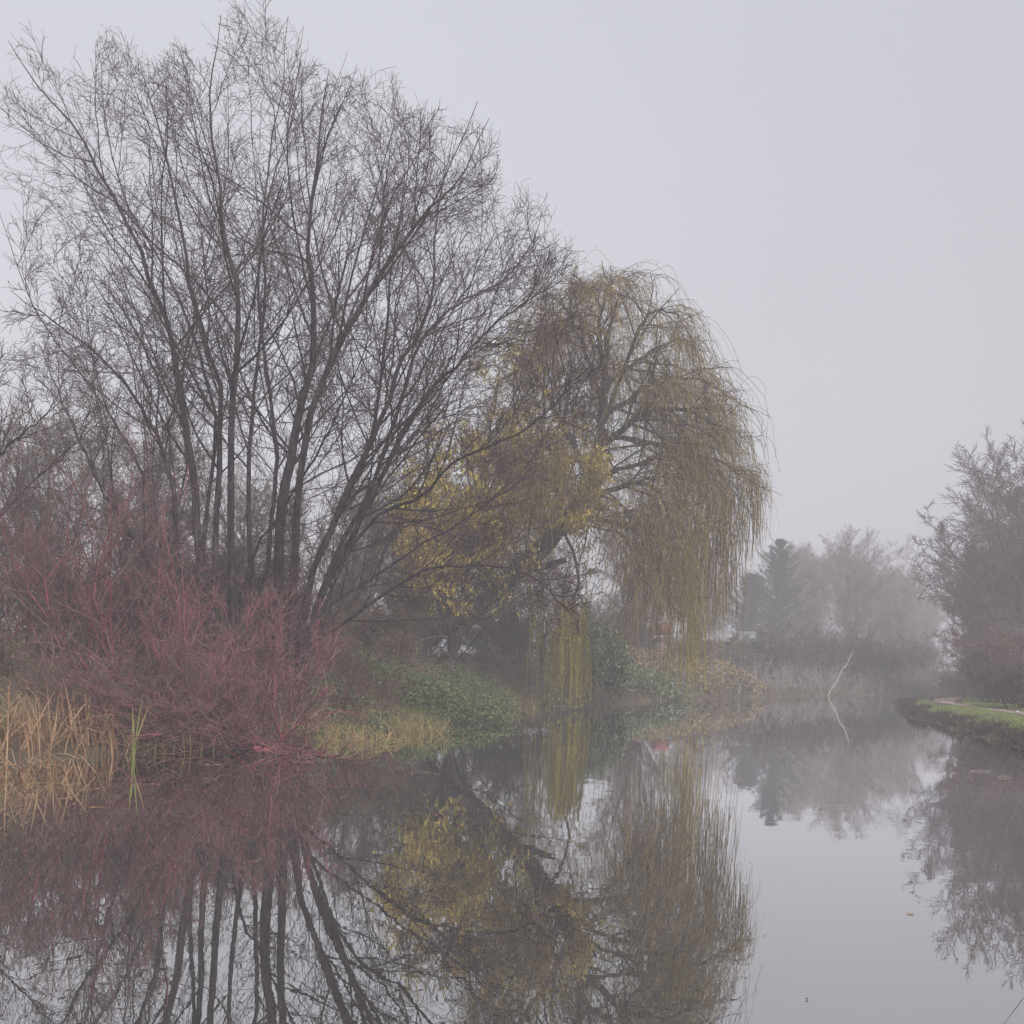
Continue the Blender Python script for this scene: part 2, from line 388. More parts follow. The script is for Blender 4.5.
cfg_fine = [
    dict(K=14, t0=.12, t1=.9, a0=.6, a1=1.05, l0=.09, l1=.2, n=8, wob=.14, trop=(0, 0, .05), rf=.2, rmin=.007, rmax=.012, taper=.5, min=.5, max=2.2),
    dict(K=7, t0=.12, t1=1.0, a0=.4, a1=1.0, l0=.3, l1=.65, n=5, wob=.13, trop=(0, 0, .07), rf=.7, rmin=.005, rmax=.008, taper=.7, min=.25, max=1.1, rtip=.004),
    dict(K=4, t0=.12, t1=1.0, a0=.4, a1=1.05, l0=.35, l1=.75, n=4, wob=.13, trop=(0, 0, .07), rf=.75, rmin=.0044, rmax=.006, taper=.8, min=.18, max=.6, rtip=.0038),
]
A = [
    ([(180, 640), (176, 560), (174, 497), (165, 460), (158, 437), (141, 409), (117, 372), (86, 345), (48, 318), (10, 290)], .12, -1.5),
    ([(203, 640), (200, 560), (194, 482), (186, 429), (178, 390), (172, 332), (152, 289), (133, 234), (101, 176), (74, 125), (39, 88), (8, 40)], .17, .8),
    ([(212, 640), (214, 560), (219, 450), (220, 388), (205, 340), (190, 281), (180, 220), (165, 150), (150, 95), (140, 62)], .13, 2.2),
    ([(231, 640), (231, 560), (231, 440), (236, 360), (238, 312), (234, 273), (223, 234), (219, 187), (213, 129), (211, 78), (222, 15)], .15, -.8),
    ([(250, 640), (249, 560), (248, 480), (252, 430), (254, 385), (262, 330), (266, 280), (262, 230), (270, 148), (282, 90), (288, 15)], .10, 2.8),
    ([(196, 640), (205, 520), (215, 440), (212, 400), (192, 330), (160, 260), (125, 200), (105, 120), (98, 40)], .09, 3.4),
    ([(168, 640), (160, 540), (140, 470), (110, 415), (70, 360), (30, 300), (0, 212)], .07, 2.5),
]
B = [
    ([(278, 640), (278, 570), (283, 500), (292, 455), (300, 410), (310, 375), (314, 330), (312, 280), (307, 230), (316, 170), (322, 110), (330, 72)], .23, .4),
    ([(292, 640), (295, 560), (300, 480), (312, 412), (340, 344), (362, 303), (394, 256), (415, 225), (434, 203), (462, 172), (490, 118)], .17, -1.0),
    ([(303, 640), (312, 580), (335, 520), (362, 462), (384, 412), (400, 366), (419, 331), (434, 281), (434, 237), (440, 194), (455, 128)], .14, 1.2),
    ([(308, 645), (325, 590), (362, 515), (400, 440), (430, 390), (456, 366), (475, 344), (500, 319), (531, 300), (570, 275)], .12, -1.8),
    ([(306, 645), (330, 570), (365, 500), (395, 420), (419, 345), (450, 310), (470, 297), (500, 283), (528, 250), (544, 208)], .10, 2.4),
    ([(305, 650), (322, 610), (350, 550), (380, 514), (421, 497), (448, 467), (476, 451), (511, 437), (536, 424), (571, 388), (602, 366)], .085, -2.4),
    ([(298, 655), (325, 636), (353, 617), (390, 590), (432, 567), (461, 566), (503, 567), (544, 585), (562, 604), (581, 616)], .075, -3.0),
    ([(300, 650), (330, 605), (370, 580), (430, 540), (480, 510), (522, 470), (556, 430)], .07, 1.5),
    ([(296, 640), (318, 560), (345, 500), (372, 440), (380, 380), (388, 320), (392, 260), (405, 190), (410, 112)], .12, 3.2),
    ([(262, 640), (270, 540), (276, 470), (272, 410), (262, 340), (258, 270), (268, 200), (284, 150), (300, 90)], .10, 1.8),
    ([(240, 610), (256, 548), (278, 518), (302, 478), (330, 430), (352, 380), (372, 330), (380, 280)], .06, -3.2),
]
guided_tree('bare_tree', 'tall bare tree of several dark stems, its longest limb reaching to the top left corner', (205, 700), YT, A, cfg_tree, ENV, 3, M['bark'], M['twig'], (M['brown_leaf'], .02, .06), 'tall bare trees behind the red shrubs')
guided_tree('bare_tree', 'bare tree with a thick fan of dark stems, low limbs stretching towards the weeping willow', (292, 690), YT, B, cfg_tree, ENV, 5, M['bark'], M['twig'], (M['brown_leaf'], .02, .06), 'tall bare trees behind the red shrubs')

# leaning stem and the left edge tree
envL = ([tuple(P(x, y, 20)[[0, 2]]) for x, y in [(-260, 380), (-120, 320), (0, 345), (70, 330), (140, 400), (170, 470), (220, 620), (200, 700), (-260, 720)]], 20, 3.5, .2)
cfg_low = [
    dict(K=14, t0=.25, t1=.97, a0=.4, a1=.9, l0=.25, l1=.45, n=8, wob=.12, trop=(0, 0, .05), rf=.5, rmin=.009, rmax=.035, taper=.3, min=.5, max=3, sides=4),
    dict(K=8, t0=.1, a0=.4, a1=.95, l0=.3, l1=.55, n=6, wob=.14, trop=(0, 0, .04), rf=.6, rmin=.005, rmax=.014, taper=.5, min=.3, max=1.5, rtip=.0036),
    dict(K=5, t0=.15, a0=.4, a1=1, l0=.35, l1=.6, n=4, wob=.15, trop=(0, 0, .03), rf=.7, rmin=.0038, rmax=.007, taper=.7, min=.15, max=.6, rtip=.003),
]
guided_tree('bare_tree', 'slender bare tree leaning hard to the left out of the red shrubs', (170, 690), 20.5, [
    ([(160, 600), (150, 565), (127, 525), (103, 490), (85, 452), (69, 418), (52, 378), (36, 340)], .085, -1),
    ([(130, 590), (118, 540), (112, 480), (104, 430), (95, 390), (92, 350)], .05, 1.5)], cfg_low, envL, 8, M['bark'], M['twig_purple'], None, 'bare trees leaning out of the red shrubs')
guided_tree('bare_tree', 'bushy bare tree cut off by the left edge of the photo, above the dead reeds', (-60, 690), 20, [
    ([(-60, 600), (-40, 530), (-10, 470), (12, 442), (35, 425), (58, 400)], .08, -1),
    ([(-70, 600), (-66, 520), (-50, 450), (-30, 400), (-5, 365), (8, 352)], .08, 1),
    ([(-50, 600), (-20, 540), (15, 500), (45, 470), (80, 440), (110, 415)], .06, .6),
    ([(-80, 600), (-95, 500), (-110, 430), (-120, 380)], .08, 0.3)], cfg_low, envL, 9, M['bark'], M['twig_purple'], None, 'bare trees leaning out of the red shrubs')

# ------------------------------------------------------------------ red-stemmed shrubs
def shrub(name, label, base, n, hgt, spread, cfg, seed, smat, tmat, group, lean=(0, 0, 0), trop=(0, 0, .03), r0=.022, cat='shrub', leaf=None, brad=.5, wob=.07):
    rng = np.random.default_rng(seed)
    z = gz(base[0], base[1]); root = empty(name, (base[0], base[1], z), label, cat, group)
    ang = rng.random(n)*2*np.pi; tilt = spread*np.sqrt(rng.random(n))
    d = np.stack([np.cos(ang)*np.sin(tilt), np.sin(ang)*np.sin(tilt), np.cos(tilt)], -1) + np.array(lean)
    st = np.stack([base[0]+brad*rng.normal(size=n), base[1]+brad*.7*rng.normal(size=n), np.zeros(n)], -1)
    st[:, 2] = np.maximum(height(st[:, 0], st[:, 1]), -.1) - .06
    L = hgt*(.55+.55*rng.random(n))
    PS = grow(st, d, L, 12, wob*1.4, trop, rng)
    PS[:, :, 2] = np.maximum(PS[:, :, 2], .04*rng.random((n, 12)))
    RS = (r0*(.6+.7*rng.random(n)))[:, None]*np.linspace(1, .25, 12)[None] 
    lv = levels(PS, RS, L, cfg, rng)
    g = Geo(); g.tubes(PS, RS, 5); g.build('stems', smat, root)
    g = Geo()
    for pts, rr, rt, sd in lv:
        pts[:, :, 2] = np.maximum(pts[:, :, 2], .03); g.tubes(pts, rr, sd)
    g.build('twigs', tmat, root)
    if leaf:
        g = Geo(); tp = lv[-1][0].reshape(-1, 3); k = rng.random(len(tp)) < leaf[1]
        g.leaves(tp[k]+rng.normal(size=(k.sum(), 3))*.03, leaf[2]*(.6+.8*rng.random(k.sum())), leaf[2]*.6, rng, .5); g.build('leaves', leaf[0], root)
    return root
cfg_red = [
    dict(K=7, t0=.15, a0=.3, a1=.85, l0=.3, l1=.6, n=7, wob=.1, trop=(0, 0, .03), rf=.65, rmin=.009, rmax=.015, taper=.5, min=.5, max=2.6),
    dict(K=6, t0=.1, a0=.35, a1=1.05, l0=.3, l1=.65, n=5, wob=.18, trop=(0, 0, .0), rf=.7, rmin=.0038, rmax=.007, taper=.7, min=.2, max=1.1, rtip=.003),
    dict(K=2, t0=.1, a0=.4, a1=1, l0=.4, l1=.8, n=4, wob=.15, trop=(0, 0, -.02), rf=.8, rmin=.0032, rmax=.005, taper=.8, min=.12, max=.5, rtip=.0028),
]
GR = 'red-stemmed shrubs along the left bank'
def gp(px, Y): p = P(px, 690, Y); return (p[0], p[1])
shrub('red_shrub', 'upright red-stemmed shrub behind the dead reeds at the left edge', gp(-20, 19.4), 15, 4.6, .55, cfg_red, 21, M['red_stem'], M['mauve_twig'], GR)
shrub('red_shrub', 'red-stemmed shrub between the leaning slender tree and the reeds', gp(75, 19.8), 16, 4.6, .6, cfg_red, 22, M['red_stem'], M['mauve_twig'], GR)
shrub('red_shrub', 'tall red-stemmed shrub hiding the trunk feet of the leftmost tall bare tree', gp(165, 19.8), 15, 3.9, .6, cfg_red, 23, M['red_stem'], M['red_twig'], GR)
shrub('red_shrub', 'low mauve-red shrub drooping over the water beside the green blades', gp(190, 18.7), 34, 2.6, 1.15, cfg_red, 24, M['red_stem'], M['mauve_twig'], GR, (0, -.45, 0), (0, 0, -.055))
shrub('red_shrub', 'bright red shrub at the foot of the fan of dark stems, beside the green bank', gp(258, 19.2), 34, 2.6, 1.1, cfg_red, 25, M['red_stem'], M['red_twig'], GR, (-.1, -.3, 0), (0, 0, -.05))
shrub('red_shrub', 'brownish red thicket behind the other red shrubs, under the leaning slender tree', gp(115, 21.2), 22, 3.9, .75, cfg_red, 26, M['red_stem'], M['mauve_twig'], GR)
shrub('red_shrub', 'thin red shrub between the trunks of the two tall bare trees', gp(250, 20.6), 16, 3.0, .6, cfg_red, 27, M['red_stem'], M['red_twig'], GR)
shrub('red_shrub', 'low tangled mauve shrub trailing into the water right of the reeds', gp(125, 18.6), 26, 2.1, 1.15, cfg_red, 28, M['red_stem'], M['mauve_twig'], GR, (0, -.3, 0), (0, 0, -.05))

# ------------------------------------------------------------------ weeping willow
def willow():
    rng = np.random.default_rng(41); Y0 = 36.5
    b0 = P(418, 650, Y0); b0[2] = gz(b0[0], b0[1])
    root = empty('weeping_willow', b0, 'big nearly bare weeping willow leaning over the water, hung with long brown twigs', 'tree')
    def pl(pts, dy=0, n=20, y1=None): 
        k = len(pts); return path3([P(x, y, Y0 + (y1 or 0) + dy*i/(k-1)) for i, (x, y) in enumerate(pts)], n, rng, .04)
    trunk = path3([b0+np.array([-.25, 0, -.3])] + [P(x, y, Y0+.6*i/6) for i, (x, y) in enumerate([(424, 640), (450, 617), (485, 598), (515, 573), (545, 545), (572, 512), (592, 470), (603, 430)])], 26, rng, .03)
    TR = np.linspace(.5, .22, 26); TR[0] = .62
    g = Geo(); g.tubes(trunk[None], TR[None], 12)
    # burr and a broken stub on the trunk
    stub = path3([P(520, 572, Y0+.2), P(545, 566, Y0-.3), P(566, 560, Y0-.5)], 8, rng); g.tubes(stub[None], np.linspace(.16, .1, 8)[None], 8)
    g.build('trunk', M['bark'], root)
    limbs = [
        ([(600, 440), (603, 400), (606, 375), (598, 335), (604, 300), (612, 280)], .16, 0, .6),
        ([(596, 455), (625, 425), (645, 414), (668, 410), (695, 414), (722, 428)], .15, -2, .5),
        ([(588, 480), (566, 430), (545, 392), (525, 360), (512, 345)], .15, 1.0, .5),
        ([(575, 508), (610, 490), (645, 484), (664, 500), (672, 530)], .13, -3, .5),
        ([(605, 385), (622, 372), (646, 356), (676, 340), (700, 352)], .10, 2.5, .6),
        ([(602, 400), (585, 350), (570, 318), (560, 300)], .10, -2.5, .6),
        ([(600, 420), (630, 400), (660, 380), (700, 380), (735, 400)], .11, 1.5, .6),
        ([(560, 525), (600, 520), (640, 535), (655, 560)], .11, -3.5, .5),
        ([(545, 545), (560, 500), (565, 470), (550, 450), (530, 445)], .11, -3.5, .4),
        ([(575, 505), (620, 470), (670, 455), (715, 460), (745, 478)], .10, .5, .6),
        ([(590, 470), (600, 440), (640, 440), (680, 450), (700, 470)], .12, 4.0, .6),
        ([(590, 470), (560, 450), (530, 440), (505, 455)], .10, 4.0, .6),
        ([(600, 430), (640, 330), (655, 310), (680, 316)], .09, -1.5, .6),
    ]
    LP = np.array([pl(p, dy, 18, y1) for p, r, dy, y1 in limbs]); LR = np.array([r*np.linspace(1, .22, 18) for _, r, _, _ in limbs])
    env = ([tuple(P(x, y, Y0+.5)[[0, 2]]) for x, y in [(470, 340), (525, 300), (575, 262), (625, 258), (680, 298), (722, 355), (755, 400), (772, 480), (772, 560), (745, 610), (700, 705), (520, 710), (500, 600), (470, 480)]], Y0+.5, 6.5, .25)
    c1 = [dict(K=18, t0=.1, t1=1, a0=.4, a1=1.2, l0=.3, l1=.65, n=10, wob=.13, trop=(.012, 0, -.03), curl=.12, rf=.5, rmin=.02, rmax=.06, taper=.3, min=1.2, max=4.2, sides=5, tap=.6),
          dict(K=6, t0=.15, a0=.4, a1=1.0, l0=.35, l1=.7, n=8, wob=.13, trop=(.01, 0, -.06), curl=.12, rf=.55, rmin=.009, rmax=.02, taper=.5, min=.6, max=2.5, rtip=.006)]
    lv = levels(LP, LR, plen(LP), c1, rng, env)
    for s in range(len(LP)):
        g = Geo(); g.tubes(LP[s:s+1], LR[s:s+1], 8)
        for pts, rr, rt, sd in lv:
            k = rt == s; g.tubes(pts[k], rr[k], sd)
        g.build('limb', M['bark'], root)
    fz = levels(lv[1][0], lv[1][1], plen(lv[1][0]), [dict(K=5, t0=.1, t1=1, a0=.4, a1=1.1, l0=.3, l1=.7, n=5, wob=.2, trop=(0, 0, -.01), rf=.7, rmin=.007, rmax=.011, taper=.7, min=.3, max=1.2, rtip=.0055)], rng, env)[0]
    # hanging strands
    par = np.concatenate([lv[0][0][:, ::1][:, [2, 3, 4, 5, 6, 7, 8, 9]], lv[1][0]]); pr = np.concatenate([lv[0][1][:, 2:], lv[1][1]])
    st, d, t, pi, r = spawn(par, pr, 4, .25, 1.0, .3, 1.1, rng)
    top = (st[:, 2]-2)
    L = np.clip(rng.gamma(3.0, .62, len(st)), .6, 6.0)
    L = np.where(st[:, 0] > P(625, 500, Y0)[0], L*1.35, L*.95)
    pts = grow(st, d*np.array([1, 1, .6]), L, 10, .15, (.0, 0, -.17), rng, .28)
    keep = pts[:, -1, 2] > .35
    # nothing hangs past the crown's outer edge
    px = 512+F*(pts[:, -1, 0]/pts[:, -1, 1])
    jx = .1*rng.normal(size=(len(pts), 1)); jz = .12*rng.normal(size=(len(pts), 1))
    keep &= in_poly((pts[:, :, 0]+jx).ravel(), (pts[:, :, 2]+jz).ravel(), env[0]).reshape(len(pts), -1).mean(1) > .995
    xc, yc = P(600, 500, Y0)[0], Y0+.5
    keep &= (((pts[:, :, 0]-xc)/6.5)**2 + ((pts[:, :, 1]-yc)/6.0)**2).max(1) < 1.0+.12*rng.random(len(pts))
    pts = pts[keep]
    R = np.linspace(.0085, .0045, 10)[None]*(.8+.5*rng.random(len(pts)))[:, None]
    g = Geo(); g.tubes(pts, R, 3); g.tubes(fz[0], fz[1], 3)
    q = pts[:, 2:].reshape(-1, 3); q = q[rng.random(len(q)) < .35]
    g.leaves(q+rng.normal(size=q.shape)*.03, .09*(.6+.8*rng.random(len(q))), .022, rng, 2.2)
    g.build('hanging_twigs', M['willow_strand'], root)
    def curtain(x0, x1, y0, y1, dep, n, label, mat, lf=.5):
        a = np.array([P(x0+(x1-x0)*rng.beta(1.6, 1.6), y0+(y1-y0)*.35*rng.random()**1.5, Y0+dep+.5*rng.normal()) for _ in range(n)])
        zb = np.array([P(560, y1, Y0+dep)[2]]*n)
        L = np.maximum((a[:, 2]-zb)*(.38+.64*rng.random(n)**.7), .4)
        p = grow(a, rng.normal(size=(n, 3))*.12+np.array([0, 0, -.6]), L, 9, .025, (0, 0, -.3), rng)
        p[:, :, 2] = np.maximum(p[:, :, 2], .02)
        g = Geo(); g.tubes(p, np.linspace(.011, .008, 9)[None].repeat(n, 0), 3)
        q = p[:, 1:].reshape(-1, 3); q = q[rng.random(len(q)) < lf]
        g.leaves(q+rng.normal(size=q.shape)*.035, .15*(.6+.7*rng.random(len(q))), .035, rng, 2.5)
        tag(g.build('hanging_curtain', mat, root), label)
    curtain(554, 589, 596, 707, -.6, 210, 'yellow-green curtain of twigs hanging down to the water', M['willow_gold'], 1.0)
    curtain(676, 706, 520, 702, 0, 95, 'long golden-brown curtain of twigs near the outer edge', M['willow_gold'], .5)
    curtain(527, 547, 560, 696, .8, 28, None, M['willow_gold'], .4)
    curtain(640, 676, 520, 640, -1, 40, None, M['willow_strand'], .3)
    curtain(628, 742, 500, 688, .8, 75, None, M['willow_strand'], .4)
    curtain(700, 738, 480, 625, .5, 110, None, M['willow_strand'], .3)
    curtain(738, 764, 470, 560, 0, 40, None, M['willow_strand'], .2)
    # link bough for the yellow-green curtain
    g = Geo(); bb = path3([P(562, 525, Y0-.6), P(575, 560, Y0), P(578, 585, Y0+.5), P(570, 604, Y0+.6), P(562, 612, Y0+.6)], 12, rng, .02); g.tubes(bb[None], np.linspace(.07, .02, 12)[None], 6)
    g.build('limb', M['bark'], root)
    return root
willow()

# yellow-leaved willow behind
def leafy_tree(name, label, base, stems, Y0, env, cfg, seed, bark, twigm, leafm, blobs, leafsize, cat='tree', group=None):
    rng = np.random.default_rng(seed)
    b0 = np.array([base[0], base[1], gz(*base)]); root = empty(name, b0, label, cat, group)
    PS = np.array([path3([b0+np.array([0, 0, -.2])]+[P(x, y, Y0+dy*i/(len(p)-1)) for i, (x, y) in enumerate(p)], 18, rng, .03) for p, r, dy in stems])
    RS = np.array([r*np.linspace(1, .15, 18) for _, r, _ in stems])
    lv = levels(PS, RS, plen(PS), cfg, rng, env)
    g = Geo(); g.tubes(PS, RS, 7); g.tubes(lv[0][0], lv[0][1], 4); g.build('trunk', bark, root)
    g = Geo()
    for pts, rr, rt, sd in lv[1:]: g.tubes(pts, rr, sd)
    g.build('crown', twigm, root)
    tp = np.concatenate([l[0].reshape(-1, 3) for l in lv[1:]])
    g = Geo()
    pr = np.zeros(len(tp))
    for cx, cy, rx, ry, p in blobs:
        c = P(cx, cy, Y0); dx = (tp[:, 0]-c[0])/(rx*Y0/F); dz = (tp[:, 2]-c[2])/(ry*Y0/F)
        pr = np.maximum(pr, p*np.exp(-(dx**2+dz**2)))
    k = rng.random(len(tp)) < pr
    q = np.repeat(tp[k], 3, 0); q = q+rng.normal(size=q.shape)*.11
    g.leaves(q, leafsize*(.6+.9*rng.random(len(q))), leafsize*.42, rng, 1.6); g.build('leaves', leafm, root)
    return root
YW = 36.8
envY = ([tuple(P(x, y, YW)[[0, 2]]) for x, y in [(385, 470), (420, 400), (480, 345), (530, 310), (580, 320), (615, 400), (620, 520), (600, 620), (480, 650), (400, 640), (385, 560)]], YW+.5, 4.5, .3)
cfg_y = [dict(K=16, t0=.2, a0=.4, a1=.95, l0=.3, l1=.5, n=8, wob=.12, trop=(0, 0, .02), rf=.5, rmin=.012, rmax=.05, taper=.3, min=.8, max=4, sides=4),
         dict(K=8, t0=.1, a0=.4, a1=1, l0=.3, l1=.6, n=6, wob=.13, trop=(0, 0, -.06), curl=.1, rf=.6, rmin=.007, rmax=.015, taper=.5, min=.5, max=1.8, rtip=.005),
         dict(K=5, t0=.1, a0=.3, a1=1, l0=.5, l1=1., n=5, wob=.1, trop=(0, 0, -.2), curl=.1, rf=.7, rmin=.005, rmax=.008, taper=.7, min=.3, max=1.6, rtip=.0045)]
leafy_tree('willow_tree', 'yellow-leaved willow between the bare fan-stemmed tree and the big weeping willow', (P(452, 660, YW)[0], YW), [
    ([(452, 640), (445, 580), (432, 520), (425, 470), (430, 430)], .16, .5), ([(454, 640), (470, 560), (480, 490), (490, 430), (500, 370)], .18, 1.5),
    ([(456, 640), (490, 570), (520, 510), (540, 450), (545, 390), (540, 335)], .17, -.5), ([(458, 640), (500, 590), (545, 540), (575, 500), (590, 470)], .12, -1.5),
    ([(450, 640), (430, 590), (405, 550), (395, 510)], .1, -1.5), ([(452, 640), (500, 540), (560, 440), (580, 400)], .1, 3)],
    YW, envY, cfg_y, 51, M['bark'], M['willow_strand'], M['yellow_leaf'],
    [(470, 540, 52, 42, .95), (530, 505, 62, 45, .95), (430, 500, 36, 40, .6), (555, 548, 30, 25, .35), (505, 455, 55, 32, .55), (540, 330, 28, 14, .4), (505, 350, 35, 20, .35), (560, 420, 50, 40, .15), (440, 575, 30, 14, .35), (590, 560, 22, 30, .25)], .19)

# ------------------------------------------------------------------ generic bare / background trees
def bare(name, label, base, hgt, spread, nst, seed, bark, twigm, group=None, fork=.25, r0=.14, dens=1.0, fine=.006, droop=.03, lean=(0, 0), leaf=None, cat='tree'):
    rng = np.random.default_rng(seed)
    z = gz(*base); b0 = np.array([base[0], base[1], z]); root = empty(name, b0, label, cat, group)
    ang = np.arange(nst)*2*np.pi/nst + rng.random(nst)*1.2; tilt = spread*(.25+.75*rng.random(nst)); tilt[0] *= .3
    d = np.stack([np.cos(ang)*np.sin(tilt)+lean[0], np.sin(ang)*np.sin(tilt)+lean[1], np.cos(tilt)], -1)
    fz = hgt*fork
    st = np.tile(b0+np.array([lean[0]*fz, lean[1]*fz, fz]), (nst, 1)) + rng.normal(size=(nst, 3))*np.array([.08, .08, fz*.15])
    PS = grow(st, d, (hgt-fz)*(.84+.2*rng.random(nst)), 14, .06, (0, 0, .05), rng)
    RS = (r0*(.45+.3*rng.random(nst)))[:, None]*np.linspace(1, .12, 14)[None]
    tr = grow(b0[None]-np.array([[0, 0, .3]]), np.array([[lean[0]*.8, lean[1]*.8, 1.]]), fz*1.2+.35, 8, .04, (0, 0, 0), rng)
    g = Geo(); g.tubes(tr, np.linspace(r0*1.25, r0*.8, 8)[None], 9)
    for i in range(nst):
        PS[i, 0] = tr[0, -2] if i % 2 else tr[0, -1]
    g.tubes(PS, RS, 6)
    cfg = [dict(K=int(15*dens), t0=.08, t1=1.0, a0=.4, a1=1.0, l0=.22, l1=.45, n=8, wob=.1, trop=(0, 0, .04), rf=.5, rmin=.014, rmax=.05, taper=.3, min=.6, max=4, sides=4, tap=.5),
           dict(K=9, t0=.12, t1=1.0, a0=.4, a1=.95, l0=.3, l1=.6, n=6, wob=.12, trop=(0, 0, droop), rf=.6, rmin=fine*1.3, rmax=.02, taper=.5, min=.4, max=1.8, rtip=fine),
           dict(K=8, t0=.12, t1=1.0, a0=.35, a1=1.0, l0=.4, l1=.8, n=4, wob=.12, trop=(0, 0, droop), rf=.7, rmin=fine, rmax=fine*1.6, taper=.7, min=.35, max=1.2, rtip=fine*.8)]
    lv = levels(PS, RS, plen(PS), cfg, rng)
    g.tubes(lv[0][0], lv[0][1], 4); g.build('trunk', bark, root)
    g = Geo()
    for pts, rr, rt, sd in lv[1:]: g.tubes(pts, rr, sd)
    g.build('crown', twigm, root)
    if leaf:
        g = Geo(); tp = lv[-1][0].reshape(-1, 3); k = rng.random(len(tp)) < leaf[1]
        g.leaves(tp[k], leaf[2]*(.6+.8*rng.random(k.sum())), leaf[2]*.6, rng, .5); g.build('leaves', leaf[0], root)
    return root
def bp_(px, Y): p = P(px, 690, Y); return (float(p[0]), float(p[1]))
# right bank
GRT = 'bare trees beside the gravel path'
bare('bare_tree', 'tallest bare grey-brown tree over the gravel path, cut off by the right edge', bp_(1048, 64), 14.8, .66, 15, 61, M['bark'], M['twig_purple'], GRT, .08, .22, 1.6, .0155)
bare('bare_tree', 'round-headed bare tree leaning towards the canal beside the gravel path', bp_(1012, 68), 10.8, .7, 13, 62, M['bark'], M['twig_purple'], GRT, .06, .17, 1.6, .0155, .02, (-.06, 0))
bare('bare_tree', 'bare tree standing farther back between the two other trees of the path', bp_(1022, 78), 14.6, .55, 11, 63, M['bark'], M['twig_purple'], GRT, .08, .2, 1.5, .017)
cfg_bush = [dict(K=9, t0=.1, a0=.4, a1=1, l0=.3, l1=.6, n=6, wob=.12, trop=(0, 0, .03), rf=.6, rmin=.01, rmax=.02, taper=.4, min=.4, max=2),
            dict(K=9, t0=.1, a0=.4, a1=1, l0=.35, l1=.7, n=5, wob=.14, trop=(0, 0, 0), rf=.7, rmin=.008, rmax=.012, taper=.7, min=.25, max=1.1, rtip=.006),
            dict(K=4, t0=.1, a0=.4, a1=1, l0=.4, l1=.7, n=3, wob=.14, trop=(0, 0, 0), rf=.8, rmin=.006, rmax=.009, taper=.8, min=.15, max=.5, rtip=.005)]
GB = 'bushes at the foot of the right-hand trees'
shrub('bush', 'rust-leaved bush below the tallest tree by the gravel path', bp_(1005, 47), 30, 3.6, .7, cfg_bush, 71, M['bark'], M['twig_purple'], GB, leaf=(M['rust_leaf'], .2, .12), r0=.03, cat='bush')
shrub('bush', 'dark leafless bush on the grass slope at the right edge', bp_(1035, 41), 30, 2.6, .8, cfg_bush, 72, M['bark'], M['twig_purple'], GB, leaf=(M['brown_leaf'], .1, .09), r0=.03, cat='bush')
shrub('bush', 'low twiggy bush where the gravel path bends away', bp_(962, 66), 26, 2.6, .8, cfg_bush, 73, M['bark'], M['twig_purple'], GB, r0=.03, cat='bush')
shrub('bush', 'dark green bush under the rust-leaved one', bp_(985, 52), 22, 2.2, .8, cfg_bush, 74, M['bark'], M['twig_purple'], GB, leaf=(M['green_leaf'], .22, .1), r0=.03, cat='bush')

# far bank trees
GF = 'misty trees on the far bank'
t0 = bare('birch_tree', 'pale misty birch, highest of the far bank trees', bp_(850, 108), 13.0, .45, 10, 81, M['birch'], M['twig_hazed'], GF, .16, .17, 1.4, .016, .03)
bare('birch_tree', 'misty birch on the side of the far bank next to the conifer', bp_(808, 106), 12.0, .5, 9, 82, M['birch'], M['twig_hazed'], GF, .16, .15, 1.4, .016, .03)
bare('bare_tree', 'misty round bare tree at the canal end of the far bank', bp_(890, 116), 11.0, .6, 10, 83, M['birch'], M['twig_hazed'], GF, .1, .17, 1.4, .016, .03)
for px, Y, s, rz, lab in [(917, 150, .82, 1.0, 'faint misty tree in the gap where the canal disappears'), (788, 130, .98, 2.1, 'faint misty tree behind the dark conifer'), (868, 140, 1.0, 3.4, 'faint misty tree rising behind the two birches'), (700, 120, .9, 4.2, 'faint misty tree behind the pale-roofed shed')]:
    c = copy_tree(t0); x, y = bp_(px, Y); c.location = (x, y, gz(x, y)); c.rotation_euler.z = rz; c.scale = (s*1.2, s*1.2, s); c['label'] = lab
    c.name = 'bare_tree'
# conifer
def conifer(label, base, hgt, rad, seed):
    rng = np.random.default_rng(seed); z = gz(*base); root = empty('conifer_tree', (base[0], base[1], z), label, 'tree')
    g = Geo(); tp = path3([(base[0], base[1], z-.2), (base[0]+.1, base[1], z+hgt*.5), (base[0]+.3, base[1], z+hgt)], 10, rng); g.tubes(tp[None], np.linspace(.2, .02, 10)[None], 7); g.build('trunk', M['bark'], root)
    n = 300; f = rng.random(n)**.8; a = rng.random(n)*2*np.pi
    st = np.stack([base[0]+f*.3, np.full(n, base[1]), z+.4+(hgt-.5)*f], -1)
    L = rad*(1-f)**.65*(.35+.8*rng.random(n))+.25
    pts = grow(st, np.stack([np.cos(a), np.sin(a), .25+.5*f], -1), L, 7, .06, (0, 0, .03), rng)
    R = np.linspace(.03, .008, 7)[None].repeat(n, 0)
    g = Geo(); g.tubes(pts, R, 3)
    w = rng.random((n, 6, 13))[..., None]; q = (pts[:, :-1, None]*(1-w)+pts[:, 1:, None]*w).reshape(-1, 3)
    g.leaves(q+rng.normal(size=q.shape)*.07, (.3*(.6+.7*rng.random(len(q)))), .05, rng, .3); g.build('crown', M['needle'], root)
conifer('dark green misty conifer beside the pale-roofed shed', bp_(772, 98), 12.4, 5.6, 91)
conifer('shorter dark conifer half hidden behind the taller one', bp_(746, 100), 9.0, 5.0, 92)
